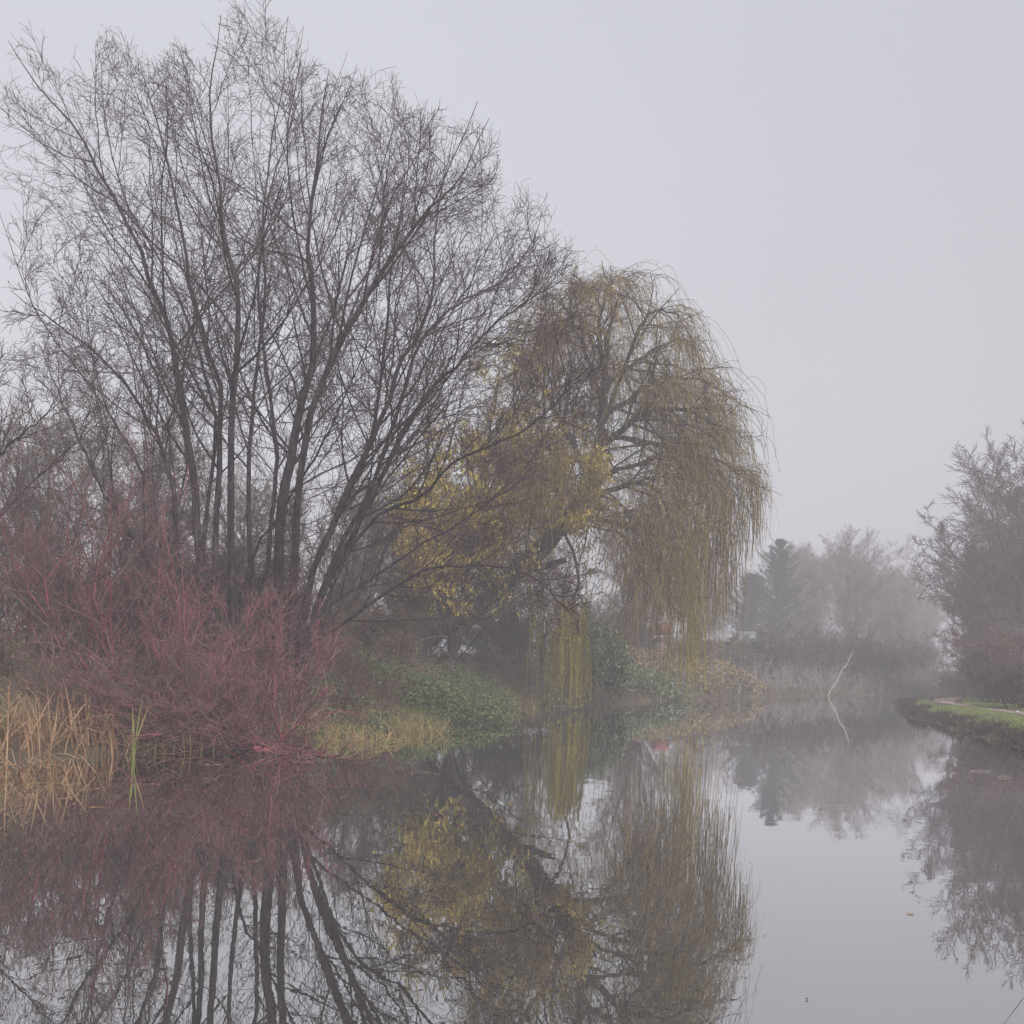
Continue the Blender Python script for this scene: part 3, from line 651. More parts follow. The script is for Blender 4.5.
# far bank bushes
GFB = 'misty bushes along the far bank'
for i, (px, Y, h, lab, lf) in enumerate([
    (612, 60, 4.6, 'tall brown thicket seen between the hanging curtains of the weeping willow', (M['tan_leaf'], .05, .14)), (585, 58, 4.2, 'brown thicket behind the yellow-green curtain of twigs', (M['brown_leaf'], .05, .14)), (735, 62, 2.0, 'misty greenish bush in front of the shed wall', (M['ivy_leaf'], .10, .12)), (775, 65, 3.4, 'dark misty bush at the foot of the conifer', (M['green_leaf'], .12, .12)),
    (815, 70, 3.6, 'bare misty bush behind the leaning pale branch', None), (860, 74, 3.6, 'bare misty bush below the highest birch', None),
    (900, 82, 3.4, 'bare misty bush at the last visible bend of the canal', None), (700, 66, 2.0, 'brown misty thicket under the pale roof', (M['tan_leaf'], .06, .12)),
    (838, 88, 4.6, 'tall bare misty thicket filling the back of the far bank', None), (925, 100, 4.6, 'faint misty thicket past the end of the path', None), (690, 60, 2.4, 'low tan-leaved misty bush right of the golden-brown curtain', (M['tan_leaf'], .1, .14)), (757, 64.5, 2.6, 'low grey-green misty bush at the water left of the conifer', (M['ivy_leaf'], .06, .14)), (795, 70, 2.8, 'low misty bush at the water between the conifer and the dead branch', (M['brown_leaf'], .05, .14)), (850, 73, 2.8, 'low misty bush at the water behind the top of the dead branch', None), (880, 76, 2.6, 'low misty bush where the far bank meets the end of the water', None)]):
    shrub('bush', lab, bp_(px, Y), 26, h, .75, cfg_bush, 100+i, M['bark'], M['twig_purple'], GFB, leaf=lf, r0=.03, cat='bush')
# leaning pale branch
rng = np.random.default_rng(120); x, y = W(829, 696)[:2]
root = empty('dead_branch', (x, y, 0), 'pale bare dead branch leaning up out of the water at the far bank', 'branch')
g = Geo(); br = path3([P(826, 701, y), P(832, 688, y), P(838, 679, y), P(842, 670, y), P(848, 662, y), P(852, 652, y+.2)], 14, rng, .025); g.tubes(br[None], np.linspace(.055, .022, 14)[None], 7); g.build('limb', M['pale_wood'], root)
g = Geo(); st, d, t, pi, r = spawn(br[None], np.full((1, 14), .03), 7, .4, 1, .5, 1, rng); g.tubes(grow(st, d, .5+.6*rng.random(7), 5, .15, (0, 0, .05), rng), np.linspace(.016, .006, 5)[None].repeat(7, 0), 4); g.build('twigs', M['pale_wood'], root)

# ------------------------------------------------------------------ background behind the left bank
GBK = 'bare trees in the mist behind the left bank'
for i, (px, Y, h, lab) in enumerate([(40, 38, 7.2, 'hazy bare tree seen behind the leftmost red shrubs'), (135, 36, 7.4, 'hazy bare tree behind the leaning slender tree'), (245, 40, 6.6, 'hazy bare tree seen between the trunks of the two tall trees'),
        (355, 44, 7.4, 'hazy bare tree seen behind the fan of dark stems'), (405, 52, 9.5, 'hazy bare tree behind the yellow-leaved willow'), (640, 60, 10.5, 'hazy bare tree seen through the curtain of the weeping willow'), (540, 58, 10.5, 'hazy bare tree behind the trunk of the weeping willow')]):
    bare('bare_tree', lab, bp_(px, Y), h, .6, 7, 130+i, M['bark'], M['twig_brown'], GBK, .12, .12, 1.0, .007, .02, leaf=(M['tan_leaf'], .02, .09))
GBU = 'undergrowth bushes of the left bank'
for i, (px, Y, h, n, lab, mt, lf) in enumerate([
    (60, 25, 2.6, 34, 'brown undergrowth bush behind the red shrubs and the reeds', 'twig_purple', (M['tan_leaf'], .02, .08)), (160, 25.5, 2.4, 34, 'brown undergrowth bush behind the trunks of the tall bare tree on the left', 'twig_purple', (M['tan_leaf'], .03, .08)),
    (250, 26, 2.4, 34, 'brown undergrowth bush between the trunks of the tall trees', 'twig_brown', (M['tan_leaf'], .03, .08)), (420, 40, 4.2, 40, 'brown thicket behind the foot of the weeping willow', 'twig_brown', (M['brown_leaf'], .08, .1)), (500, 46, 4.0, 40, 'thicket behind the leaning trunk of the weeping willow', 'twig_brown', (M['green_leaf'], .05, .1)),
    (372, 33, 2.0, 24, 'brown bush between the green bank and the yellow-leaved willow', 'twig_brown', (M['tan_leaf'], .04, .08))]):
    shrub('bush', lab, bp_(px, Y), n, h, .8, cfg_bush, 150+i, M['bark'], M[mt], GBU, leaf=lf, r0=.025, cat='bush', brad=.9)

# bramble and ivy mounds
def mound(name, label, base, rx, ry, hz, n, leafm, seed, size, cat='bush', group=None, stems=60):
    rng = np.random.default_rng(seed); z = gz(*base); root = empty(name, (base[0], base[1], z), label, cat, group)
    a = rng.random(stems)*2*np.pi; st = np.stack([base[0]+rng.normal(size=stems)*rx*.35, base[1]+rng.normal(size=stems)*ry*.35, np.zeros(stems)], -1); st[:, 2] = np.maximum(height(st[:, 0], st[:, 1]), 0)-.05
    p = grow(st, np.stack([np.cos(a)*.6, np.sin(a)*.6, .9+0*a], -1), hz*(1.2+1.2*rng.random(stems)), 10, .1, (0, 0, -.14), rng, .08)
    gh = height(p[:, :, 0], p[:, :, 1]); p[:, :, 2] = np.maximum(p[:, :, 2], np.maximum(gh, 0)+.03)
    g = Geo(); g.tubes(p, np.linspace(.012, .005, 10)[None].repeat(stems, 0), 3); g.build('stems', M['twig_purple'], root)
    # leaf clumps over an uneven mound
    nc = 46; ca = rng.random(nc)*2*np.pi; cr = np.sqrt(rng.random(nc)); cc = np.stack([base[0]+np.cos(ca)*cr*rx, base[1]+np.sin(ca)*cr*ry], -1)
    ch = hz*np.sqrt(np.maximum(1-cr**2*.85, .05))*(.6+.5*rng.random(nc))
    k = rng.integers(0, nc, n); q = np.stack([cc[k, 0], cc[k, 1], np.zeros(n)], -1) + rng.normal(size=(n, 3))*np.array([rx*.17, ry*.17, 0])
    g0 = np.maximum(height(q[:, 0], q[:, 1]), 0); q[:, 2] = g0 + ch[k]*rng.random(n)**.55 + .02
    g = Geo(); g.leaves(q, size*(.6+.8*rng.random(n)), size*.7, rng, .3); g.build('leaves', leafm, root)
def mp_(px, py, z): p = W(px, py, z); return (float(p[0]), float(p[1]))
def at(px, Y): return bp_(px, Y)
GM = 'brambles and ivy along the left bank'
mound('bramble_bush', 'dark green bramble mound on the bank in front of the leaning willow trunk', at(435, 29), 2.2, 2.0, .9, 9000, M['green_leaf'], 171, .09, group=GM)
mound('bramble_bush', 'light green bramble patch beside the bright red shrub', at(335, 24), 1.3, 1.2, .45, 5000, M['ivy_leaf'], 172, .08, group=GM)
mound('bramble_bush', 'low dark brambles trailing to the water right of the straw reeds', at(480, 36), 1.6, 2.4, .8, 4500, M['green_leaf'], 173, .08, group=GM)
mound('bramble_bush', 'tan-leaved bramble under the long golden-brown curtain of twigs', at(668, 52), 2.6, 2., 1.6, 4600, M['tan_leaf'], 174, .2, group=GM)
mound('bramble_bush', 'yellowish bramble at the water edge beyond the weeping willow', at(718, 56), 2.0, 1.6, 1.5, 3400, M['tan_leaf'], 175, .2, group=GM)
mound('ivy_bush', 'ivy-covered bush with pale green leaves beside the yellow-green curtain of twigs', at(603, 45), 1.3, 1.2, 3.0, 3800, M['ivy_leaf'], 176, .18, group=GM)
mound('ivy_bush', 'dark ivy mass behind the yellow-green curtain of twigs', at(560, 48), 2.4, 1.6, 2.6, 4500, M['green_leaf'], 177, .11, group=GM)
mound('ivy_bush', 'low ivy at the water edge behind the hanging curtains', at(635, 47), 2.2, 1.2, 1.2, 3200, M['ivy_leaf'], 178, .16, group=GM)

# ------------------------------------------------------------------ reeds
def reeds(name, label, pts, n, hgt, mat, seed, wd=.024, bend=.32, broken=.45, group=None, cat='reeds', tilt=.27):
    """pts: (x,y,radius) patches"""
    rng = np.random.default_rng(seed); pts = np.array(pts); root = empty(name, (pts[:, 0].mean(), pts[:, 1].mean(), 0), label, cat, group)
    k = rng.integers(0, len(pts), n); B = np.stack([pts[k, 0]+rng.normal(size=n)*pts[k, 2], pts[k, 1]+rng.normal(size=n)*pts[k, 2]*.6, np.zeros(n)], -1)
    B[:, 2] = np.maximum(height(B[:, 0], B[:, 1]), -.05)
    D = norm(np.stack([rng.normal(size=n)*tilt, rng.normal(size=n)*tilt, np.ones(n)], -1))
    g = Geo(); g.blades(B, D, hgt*(.45+.6*rng.random(n)), wd*(.6+.7*rng.random(n)), rng, bend*rng.random(n)); g.build('blades', mat, root)
    # snapped stalks: up, then folded over
    nb = int(n*broken)
    if nb:
        k = rng.integers(0, len(pts), nb); b = np.stack([pts[k, 0]+rng.normal(size=nb)*pts[k, 2]*1.15, pts[k, 1]+rng.normal(size=nb)*pts[k, 2]*.7, np.zeros(nb)], -1)
        b[:, 2] = np.maximum(height(b[:, 0], b[:, 1]), -.05)
        h1 = hgt*(.2+.6*rng.random(nb)); a = rng.random(nb)*2*np.pi; l2 = hgt*(.3+.5*rng.random(nb))
        m1 = b + np.stack([rng.normal(size=nb)*.12, rng.normal(size=nb)*.1, h1], -1); e = m1 + np.stack([np.cos(a)*l2, np.sin(a)*l2*.7, -h1*(.1+.9*rng.random(nb))], -1); e[:, 2] = np.maximum(e[:, 2], .01)
        p = np.stack([b, (b+m1)/2, m1, (m1+e)/2+np.array([0, 0, .03]), e], 1)
        g = Geo(); g.tubes(p, np.full((nb, 5), .0065)*np.linspace(1.1, .7, 5)[None], 4); g.build('snapped_stalks', mat, root)
    return root
def wp(px, py, r): p = W(px, py); return (p[0], p[1], r)
GRD = 'dead reeds along the left bank'
reeds('reed_clump', 'orange-brown dead reed clump at the left edge of the water', [wp(-30, 764, .5), wp(15, 760, .35), wp(-90, 770, .6)], 130, 1.3, M['reed'], 181, group=GRD)
reeds('reed_clump', 'orange-brown dead reed clump standing just left of the green blades', [wp(70, 757, .35), wp(100, 754, .25), wp(48, 758, .3)], 105, 1.1, M['reed'], 182, group=GRD)
reeds('reed_clump', 'collapsed reed stalks lying on the water at the left edge', [wp(17, 775, .4)], 12, .5, M['reed'], 183, broken=4.5, group=GRD, tilt=.6)
reeds('reed_clump', 'low straw-coloured reed clump below the dark green bramble mound', [wp(402, 733, .6)], 110, .6, M['straw'], 184, .02, .9, .9, group=GRD, tilt=.5)
reeds('reed_clump', 'sparse straw-coloured reeds between the bright red shrub and the bramble mound', [wp(338, 742, .45)], 60, .55, M['straw'], 185, .016, .9, .9, group=GRD, tilt=.5)
reeds('reed_clump', 'pale dead grass tuft at the water edge right of the bramble mound', [wp(514, 707, .7)], 160, .8, M['straw'], 186, .03, .8, .2, group=GRD, tilt=.35)
reeds('reed_clump', 'thin dead stalks standing among the low mauve shrub trailing into the water', [wp(142, 751, .6)], 60, .9, M['straw'], 187, .012, .5, .5, group=GRD)
ir = reeds('iris_plant', 'two upright yellow-green blades standing in the water right of the reeds', [wp(131, 759, .03)], 6, 1.15, M['iris'], 188, .04, .1, 0, cat='plant', tilt=.12)
reeds('iris_plant', 'short green blades at the very left edge among the reeds', [wp(3, 757, .08)], 9, .9, M['iris'], 189, .04, .2, 0, cat='plant', tilt=.2)

# ------------------------------------------------------------------ grass (stuff)
def grass(name, n, region, hgt, wd, mat, seed, kind='stuff', tilt=.25, accept=None):
    rng = np.random.default_rng(seed); (x0, x1), (y0, y1) = region
    B = np.stack([x0+(x1-x0)*rng.random(n*6), y0+(y1-y0)*rng.random(n*6), np.zeros(n*6)], -1)
    k = accept(B[:, 0], B[:, 1], rng); B = B[k][:n]; B[:, 2] = height(B[:, 0], B[:, 1])
    m_ = len(B); D = norm(np.stack([rng.normal(size=m_)*tilt, rng.normal(size=m_)*tilt, np.ones(m_)], -1))
    g = Geo(); g.blades(B, D, hgt*(.5+.8*rng.random(m_)), wd, rng, .4*rng.random(m_), 3)
    return tag(g.build(name, mat, smooth=False), kind=kind)
def land(x, y): return ~in_poly(x, y, water_poly)
def pdist(x, y): return seg_dist(x, y, pp[::4, :2])
grass('verge_grass', 90000, ((11, 40), (20, 75)), .1, .018, M['grass'], 201, accept=lambda x, y, r: land(x, y) & (seg_dist(x, y, RIGHT) < 8) & (seg_dist(x, y, RIGHT) > .3) & (pdist(x, y) > .75) & (seg_dist(x, y, RIGHT) < seg_dist(x, y, LEFT)))
grass('verge_grass', 6000, ((11, 40), (20, 75)), .24, .014, M['bank_grass'], 202, accept=lambda x, y, r: land(x, y) & (seg_dist(x, y, RIGHT) < .75) & (seg_dist(x, y, RIGHT) > .2) & (seg_dist(x, y, RIGHT) < seg_dist(x, y, LEFT)), tilt=.5)
grass('bank_weeds', 26000, ((11, 30), (20, 62)), .33, .022, M['dead_grass'], 203, accept=lambda x, y, r: land(x, y) & (seg_dist(x, y, RIGHT) < .55) & (seg_dist(x, y, RIGHT) < seg_dist(x, y, LEFT)), tilt=.6)
grass('bank_grass', 34000, ((-8, 3), (19, 40)), .2, .022, M['bank_grass'], 204, accept=lambda x, y, r: land(x, y) & (seg_dist(x, y, LEFT) < 6) & (seg_dist(x, y, LEFT) < seg_dist(x, y, RIGHT)), tilt=.45)
grass('far_bank_grass', 9000, ((0, 34), (40, 84)), .5, .03, M['brown_stem'], 205, accept=lambda x, y, r: land(x, y) & (seg_dist(x, y, LEFT) < 1.5) & (seg_dist(x, y, LEFT) < seg_dist(x, y, RIGHT)), tilt=.5)
def tangle(name, n, region, accept, seed, hgt, cfgk, mat, leaf=None):
    rng = np.random.default_rng(seed); (x0, x1), (y0, y1) = region
    B = np.stack([x0+(x1-x0)*rng.random(n*12), y0+(y1-y0)*rng.random(n*12), np.zeros(n*12)], -1)
    B = B[accept(B[:, 0], B[:, 1])][:n]; B[:, 2] = height(B[:, 0], B[:, 1])-.05; n = len(B)
    D = np.stack([rng.normal(size=n)*.5, rng.normal(size=n)*.5, np.ones(n)], -1); L = hgt*(.35+.75*rng.random(n))
    p = grow(B, D, L, 8, .14, (0, 0, -.02), rng); r = np.linspace(.013, .005, 8)[None].repeat(n, 0)*cfgk
    g = Geo(); g.tubes(p, r, 3)
    for q, rr, rt, sd in levels(p, r, L, [dict(K=6, t0=.1, t1=1, a0=.4, a1=1.1, l0=.25, l1=.55, n=5, wob=.15, trop=(0, 0, .01), rf=.7, rmin=.005*cfgk, rmax=.009*cfgk, taper=.7, min=.2, max=1.2, rtip=.004*cfgk), dict(K=4, t0=.1, t1=1, a0=.4, a1=1.1, l0=.35, l1=.7, n=4, wob=.15, trop=(0, 0, .01), rf=.7, rmin=.004*cfgk, rmax=.006*cfgk, taper=.8, min=.12, max=.6, rtip=.0035*cfgk)], rng): g.tubes(q, rr, sd)
    if leaf:
        q = p.reshape(-1, 3); q = np.repeat(q, leaf[0], 0)+rng.normal(size=(len(q)*leaf[0], 3))*.15*hgt; q = q[q[:, 2] > height(q[:, 0], q[:, 1])]; g.leaves(q, leaf[1]*(.6+.8*rng.random(len(q))), leaf[1]*.6, rng, .4)
    return tag(g.build(name, mat), kind='stuff')
isl = lambda x, y: land(x, y) & (seg_dist(x, y, LEFT) < seg_dist(x, y, RIGHT))
tangle('undergrowth', 330, ((-16, -3), (18, 27)), lambda x, y: isl(x, y) & (seg_dist(x, y, LEFT) < 5) & (seg_dist(x, y, LEFT) > .2), 221, 1.5, 1.0, M['mauve_twig'])
tangle('undergrowth', 260, ((-18, -6), (18, 27)), lambda x, y: isl(x, y) & (seg_dist(x, y, LEFT) < 7) & (seg_dist(x, y, LEFT) > 1.2), 225, 1.2, 1.0, M['brown_stem'], (1, .07))
tangle('undergrowth', 420, ((-9, 3), (24, 44)), lambda x, y: isl(x, y) & (seg_dist(x, y, LEFT) < 7) & (seg_dist(x, y, LEFT) > 1.5) & (y > 22-x*.9), 222, .9, 1.2, M['brown_stem'], (2, .09))
tangle('thicket', 620, ((2, 34), (48, 88)), lambda x, y: isl(x, y) & (seg_dist(x, y, LEFT) < 6) & (seg_dist(x, y, LEFT) > .1), 223, 1.7, 2.0, M['twig_hazed'])
tangle('thicket', 160, ((17, 40), (34, 75)), lambda x, y: land(x, y) & (seg_dist(x, y, RIGHT) < seg_dist(x, y, LEFT)) & (seg_dist(x, y, RIGHT) > 5.5) & (seg_dist(x, y, RIGHT) < 12) & (pdist(x, y) > 2.2), 224, 1.3, 1.8, M['brown_stem'], (1, .12))
# leaf litter on the left bank
rng = np.random.default_rng(206); q = np.stack([-14+20*rng.random(30000), 17+34*rng.random(30000), np.zeros(30000)], -1); q = q[land(q[:, 0], q[:, 1]) & (seg_dist(q[:, 0], q[:, 1], LEFT) < 9)][:12000]; q[:, 2] = height(q[:, 0], q[:, 1])+.02
g = Geo(); g.leaves(q, .07, .05, rng, 0); tag(g.build('leaf_litter', M['tan_leaf']), kind='stuff')

# ------------------------------------------------------------------ sheds far behind
def shed(name, label, px, Y, w, d, eave, ridge, wallm, roofm, rz=0, door=True, gable_front=False, cat='shed', upper=None):
    x, y = bp_(px, Y); z = gz(x, y); root = empty(name, (0, 0, 0), label, cat)
    g = Geo(); hw, hd = w/2, d/2
    if gable_front:   # ridge runs away from the water
        V = [(-hw, -hd, -.3), (hw, -hd, -.3), (hw, hd, -.3), (-hw, hd, -.3), (-hw, -hd, eave), (hw, -hd, eave), (hw, hd, eave), (-hw, hd, eave), (0, -hd, ridge), (0, hd, ridge)]
        g.add(V, [[0, 1, 5, 4], [1, 2, 6, 5], [2, 3, 7, 6], [3, 0, 4, 7]], [[4, 5, 8], [6, 7, 9]])
    else:
        V = [(-hw, -hd, -.3), (hw, -hd, -.3), (hw, hd, -.3), (-hw, hd, -.3), (-hw, -hd, eave), (hw, -hd, eave), (hw, hd, eave), (-hw, hd, eave), (-hw, 0, ridge), (hw, 0, ridge)]
        g.add(V, [[0, 1, 5, 4], [1, 2, 6, 5], [2, 3, 7, 6], [3, 0, 4, 7]], [[5, 6, 9], [7, 4, 8]])
    g.build('wall', wallm, root, False)
    g = Geo(); o = .25; t = .09; rise = ridge-eave
    if gable_front:
        for s in (-1, 1):
            V = [(0, -hd-o, ridge+.02), (0, hd+o, ridge+.02), (s*(hw+o), hd+o, eave-rise*o/hw+.02), (s*(hw+o), -hd-o, eave-rise*o/hw+.02)]
            V = V+[(a, b_, c+t) for a, b_, c in V]; g.add(V, [[0, 1, 2, 3], [7, 6, 5, 4], [0, 3, 7, 4], [1, 0, 4, 5], [2, 1, 5, 6], [3, 2, 6, 7]])
    else:
        for s in (-1, 1):
            V = [(-hw-o, 0, ridge+.02), (hw+o, 0, ridge+.02), (hw+o, s*(hd+o), eave-rise*o/hd+.02), (-hw-o, s*(hd+o), eave-rise*o/hd+.02)]
            V = V+[(a, b_, c+t) for a, b_, c in V]; g.add(V, [[0, 1, 2, 3], [7, 6, 5, 4], [0, 3, 7, 4], [1, 0, 4, 5], [2, 1, 5, 6], [3, 2, 6, 7]])
    g.build('roof', roofm, root, False)
    if upper:
        g = Geo(); g.box(-hw-.02, hw+.02, -hd-.02, hd+.02, eave+.3, eave+1.15); g.build('upper_storey', upper, root, False)
    if door:
        g = Geo(); g.box(-.42-hw*.3, .42-hw*.3, -hd-.05, -hd-.003, 0, 1.95); g.build('door', M['dark_wall'], root, False)
        g = Geo(); g.box(hw*.25, hw*.25+.9, -hd-.06, -hd-.003, 1.0, 1.8); wn = g.build('window', M['white'], root, False)
        g = Geo(); g.box(hw*.25+.07, hw*.25+.83, -hd-.075, -hd-.062, 1.07, 1.73); g.build('pane', M['glass'], wn, False)
    root.location = (x, y, z); root.rotation_euler.z = rz
    return root
shed('shed', 'low dark shed with a pale roof at the far bank, seen past the willow curtain', 721, 72, 3.9, 2.6, 2.25, 2.9, M['dark_wall'], M['pale_roof'], -.12)
shed('hut', 'small red-fronted hut half hidden behind the hanging willow twigs', 661, 70, 1.0, 1.6, 2.1, 2.2, M['pink_wall'], M['dark_wall'], .05, False, True, 'hut', M['red_paint'])
shed('shed', 'pale-roofed shed left of the red hut, almost hidden by the willow', 632, 72, 2.2, 2.2, 2.7, 3.25, M['pink_wall'], M['pale_roof'], .2, True)

# ------------------------------------------------------------------ small floating things and litter
def leaf_thing(px, py, s, mat, label, name='floating_leaf', cat='leaf', group='leaves floating on the water', seed=0):
    rng = np.random.default_rng(seed+int(px)); p = W(px, py, .0)
    a = rng.random()*6.28; ca, sa = math.cos(a), math.sin(a)
    prof = [(-.5, 0), (-.3, .2), (0, .3), (.25, .2), (.5, 0), (.25, -.2), (0, -.3), (-.3, -.2)]
    V = [(p[0]+s*(x*ca-y*sa), p[1]+s*(x*sa+y*ca), .006+s*.25*(x*x+y*y)) for x, y in prof] + [(p[0], p[1], .004)]
    st = [(p[0]+s*(x*ca-y*sa), p[1]+s*(x*sa+y*ca), .008) for x, y in ((-.5, .015), (-.75, .02), (-.75, -.02), (-.5, -.015))]
    o = mesh_obj(name, np.array(V+st), [np.array([[8, i, (i+1) % 8] for i in range(8)]), np.array([[9, 10, 11, 12]])], mat, None, True, (p[0], p[1], 0))
    return tag(o, label, cat, group)
leaf_thing(910, 914, .075, M['tan_leaf'], 'pale leaf floating alone on the bright open water', seed=1)
leaf_thing(436, 816, .1, M['rust_leaf'], 'orange leaf floating on the dark water below the willow trunk')
leaf_thing(461, 826, .08, M['rust_leaf'], 'smaller orange leaf floating next to the other orange one')
leaf_thing(468, 771, .12, M['tan_leaf'], 'pale leaf floating below the dark brambles')
leaf_thing(820, 809, .07, M['brown_leaf'], 'tiny dark leaf floating in the reflection of the misty trees')
leaf_thing(904, 820, .09, M['brown_leaf'], 'dark leaf floating in the gap between the tree reflections')
leaf_thing(807, 1000, .03, M['brown_leaf'], 'dark speck of leaf floating near the bottom of the picture')
leaf_thing(930, 728, .16, M['white'], 'small white scrap floating at the foot of the right bank', 'litter_scrap', 'litter', 'litter scraps')
leaf_thing(325, 741, .1, M['tan_leaf'], 'pale leaf floating at the foot of the straw-coloured reeds')
leaf_thing(923, 720, .14, M['tan_leaf'], 'pale leaf floating beside the white scrap at the right bank')
rng = np.random.default_rng(302)
for k in range(34):
    px_, py_ = 850+rng.random()*150, 716+rng.random()**.8*75
    if py_ < 712+(px_-894)*.36+6: continue
    leaf_thing(px_, py_, .05+.05*rng.random(), M['tan_leaf'], 'tiny pale leaf, one of many scattered on the water off the right bank', group='tiny leaves off the right bank', seed=k)
for k in range(30):
    px_, py_ = 150+rng.random()*420, 757+rng.random()**1.6*70
    leaf_thing(px_, py_, .035+.03*rng.random(), M[('tan_leaf', 'brown_leaf', 'rust_leaf')[k % 3]], 'tiny fallen leaf, one of many scattered on the dark reflections of the left bank', group='tiny leaves off the left bank', seed=90+k)
rng = np.random.default_rng(301)
def stick(px, py, l, ang, r, mat, label):
    p = W(px, py, .01); l *= .7; r *= .5; d = np.array([math.cos(ang), math.sin(ang), 0])
    g = Geo(); b_ = path3([p-d*l/2, p+np.array([0, 0, .012])+rng.normal(size=3)*.015, p+d*l/2], 8, rng, .004); g.tubes(b_[None], np.linspace(r, r*.5, 8)[None], 5)
    s_, dd, t, pi, rr = spawn(b_[None], np.full((1, 8), r), 2, .3, .9, .5, .9, rng); dd[:, 2] *= .2; g.tubes(grow(s_, dd, l*.25, 4, .1, (0, 0, 0), rng), np.full((2, 4), r*.5), 4)
    tag(g.build('floating_twig', mat, None, True, (p[0], p[1], 0)), label, 'twig', 'twigs floating on the water')
stick(213, 764, .35, .2, .008, M['pale_wood'], 'pale twig floating below the low mauve shrub')
stick(240, 750, .6, .1, .008, M['pale_wood'], 'thin twig floating close under the bright red shrub')
stick(565, 706, 1.6, .05, .02, M['pale_wood'], 'long pale stick lying at the water edge by the yellow-green curtain')
stick(570, 750, .5, .1, .012, M['straw'], 'straw twig floating on the reflection of the yellow-green curtain')
stick(980, 771, .6, .1, .012, M['pale_wood'], 'pale twig floating off the right bank')
stick(1004, 777, .4, .15, .012, M['pale_wood'], 'shorter pale twig floating nearest the right edge')
stick(838, 806, .35, .1, .008, M['pale_wood'], 'twig floating in the reflection of the highest birch')
stick(818, 813, .3, .2, .008, M['pale_wood'], 'twig floating in the reflection of the conifer')
stick(880, 781, .3, .15, .01, M['pale_wood'], 'twig floating where the bright water begins')
stick(52, 784, .8, .12, .008, M['straw'], 'dead stalk floating in front of the collapsed reeds')
# litter on land
def blob(name, c, s, mat, label, seed):
    rng = np.random.default_rng(seed); u = np.linspace(0, np.pi, 7); v = np.arange(10)*2*np.pi/10
    V = np.array([[math.sin(a)*math.cos(b_), math.sin(a)*math.sin(b_)*.7, math.cos(a)*.55] for a in u for b_ in v])*(1+.25*rng.normal(size=(70, 1)).clip(-1, 1))*s+np.array(c)
    ii = np.arange(70).reshape(7, 10); n_ = np.roll(ii, -1, 1)
    return tag(mesh_obj(name, V, np.stack([ii[:-1], n_[:-1], n_[1:], ii[1:]], -1).reshape(-1, 4), mat, None, False, c), label, 'litter', 'litter scraps')
p = W(292, 720, .35); blob('plastic_bag', (p[0], p[1]-.6, .33), .1, M['blue_white'], 'crumpled blue-white plastic bag caught in the bright red shrub', 1)
p = W(1017, 713, .47); blob('litter_scrap', (p[0], p[1], gz(p[0], p[1])+.1), .05, M['white'], 'small white scrap lying on the grass verge at the right edge', 2)
# thin cord dipping across the bottom right corner
g = Geo(); c0 = P(1040, 974, 5.6); c1 = P(975, 1040, 4.6); c0[2] = .3; c1[2] = .2
g.tubes(path3([c0+(c0-c1)*1.2, c0, (c0+c1)/2+np.array([0, 0, -.01]), c1, c1+(c1-c0)*1.5], 16, rng)[None], np.full((1, 16), .0028), 5)
tag(g.build('cord', M['cord'], None, True, tuple(c0)), 'thin grey cord stretched over the water in the bottom right corner', 'cord')

# ------------------------------------------------------------------ haze
g = Geo(); g.box(-152, 192, -27, 222, -2.4, 21.5)
m = bpy.data.materials.new('haze'); m.use_nodes = True; nt = m.node_tree
nt.nodes.remove(nt.nodes['Principled BSDF'])
vp = nt.nodes.new('ShaderNodeVolumePrincipled'); vp.inputs['Color'].default_value = (.935, .912, .95, 1); vp.inputs['Density'].default_value = .0048; vp.inputs['Anisotropy'].default_value = 0.0
nt.links.new(vp.outputs[0], nt.nodes['Material Output'].inputs['Volume'])
hz = tag(g.build('haze', m, None, False), kind='stuff'); hz.display_type = 'WIRE'

# ------------------------------------------------------------------ world, sun, camera
SUN_EL, SUN_ROT = math.radians(42), math.radians(145)
w = bpy.data.worlds.new('World'); scene.world = w; w.use_nodes = True; nt = w.node_tree
bg = nt.nodes['Background']; bg.inputs['Strength'].default_value = .085
sky = nt.nodes.new('ShaderNodeTexSky'); sky.sky_type = 'NISHITA'; sky.sun_disc = False; sky.sun_elevation = SUN_EL; sky.sun_rotation = SUN_ROT; sky.dust_density = 4; sky.air_density = 1
hs = nt.nodes.new('ShaderNodeHueSaturation'); hs.inputs['Saturation'].default_value = .1
mixn = nt.nodes.new('ShaderNodeMix'); mixn.data_type = 'RGBA'; mixn.inputs[0].default_value = .85
mixn.inputs[7].default_value = (3.55, 3.62, 3.95, 1)      # the even grey of an overcast sky
nt.links.new(sky.outputs[0], hs.inputs['Color']); nt.links.new(hs.outputs[0], mixn.inputs[6]); tcw = nt.nodes.new('ShaderNodeTexCoord'); dp = nt.nodes.new('ShaderNodeVectorMath'); dp.operation = 'DOT_PRODUCT'; dp.inputs[1].default_value = (-.75, .55, .36)
nzw = nt.nodes.new('ShaderNodeTexNoise'); nzw.inputs['Scale'].default_value = 1.6; nzw.inputs['Detail'].default_value = 2
mrw = nt.nodes.new('ShaderNodeMapRange'); mrw.inputs[1].default_value = -.2; mrw.inputs[2].default_value = 1; mrw.inputs[3].default_value = .84; mrw.inputs[4].default_value = 1.12
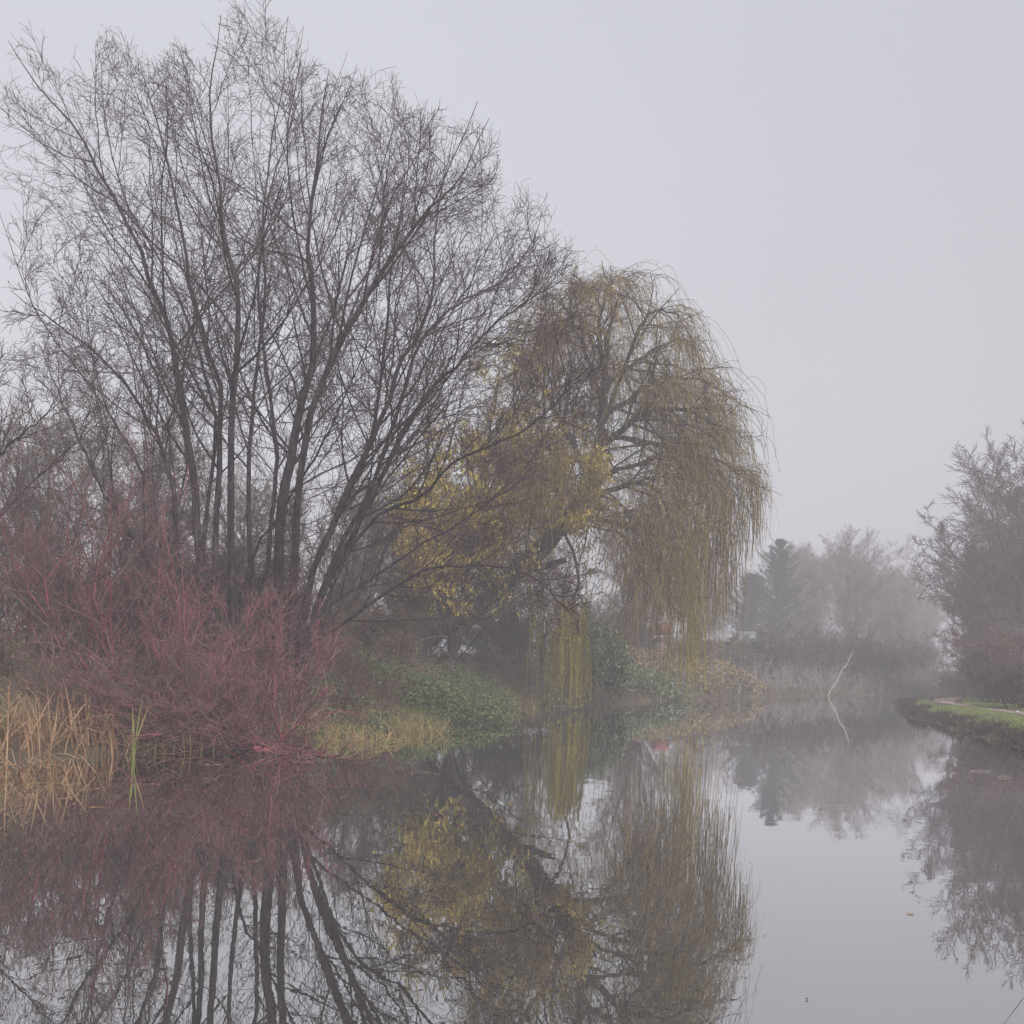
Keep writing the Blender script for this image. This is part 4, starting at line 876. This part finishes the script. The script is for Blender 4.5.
mrn = nt.nodes.new('ShaderNodeMapRange'); mrn.inputs[1].default_value = .3; mrn.inputs[2].default_value = .7; mrn.inputs[3].default_value = .96; mrn.inputs[4].default_value = 1.04
mw = nt.nodes.new('ShaderNodeMath'); mw.operation = 'MULTIPLY'; sc_ = nt.nodes.new('ShaderNodeVectorMath'); sc_.operation = 'SCALE'
nt.links.new(tcw.outputs['Generated'], dp.inputs[0]); nt.links.new(tcw.outputs['Generated'], nzw.inputs['Vector']); nt.links.new(dp.outputs['Value'], mrw.inputs[0]); nt.links.new(nzw.outputs['Fac'], mrn.inputs[0])
nt.links.new(mrw.outputs[0], mw.inputs[0]); nt.links.new(mrn.outputs[0], mw.inputs[1]); nt.links.new(mixn.outputs[2], sc_.inputs[0]); nt.links.new(mw.outputs[0], sc_.inputs['Scale'])
nt.links.new(sc_.outputs[0], bg.inputs['Color'])
sd = bpy.data.lights.new('sun', 'SUN'); sd.energy = 1.5; sd.angle = math.radians(25); sd.color = (1, .97, .95)
so = bpy.data.objects.new('sun', sd); col.objects.link(so)
az = SUN_ROT; dirv = np.array([math.sin(az)*math.cos(SUN_EL), math.cos(az)*math.cos(SUN_EL), math.sin(SUN_EL)])
from mathutils import Vector
so.rotation_euler = Vector(dirv).to_track_quat('Z', 'Y').to_euler(); so.location = (0, 0, 40)

cd = bpy.data.cameras.new('camera'); cd.sensor_width = 36; cd.lens = 36*F/1024; cd.shift_y = (YC-512)/1024; cd.clip_end = 1000; cd.clip_start = .05
co = bpy.data.objects.new('camera', cd); col.objects.link(co)
co.matrix_world = Matrix(((CR, -SR, 0, 0), (0, 0, -1, 0), (SR, CR, 0, H), (0, 0, 0, 1)))
scene.camera = co
vs = scene.view_settings; vs.view_transform = 'Standard'; vs.look = 'None'; vs.exposure = 1.05; vs.gamma = 1; vs.use_curve_mapping = False
c = scene.cycles; c.max_bounces = 6; c.diffuse_bounces = 2; c.glossy_bounces = 3; c.transmission_bounces = 2; c.volume_bounces = 2; c.use_denoising = True
c.volume_step_rate = 1; c.caustics_reflective = False; c.caustics_refractive = False
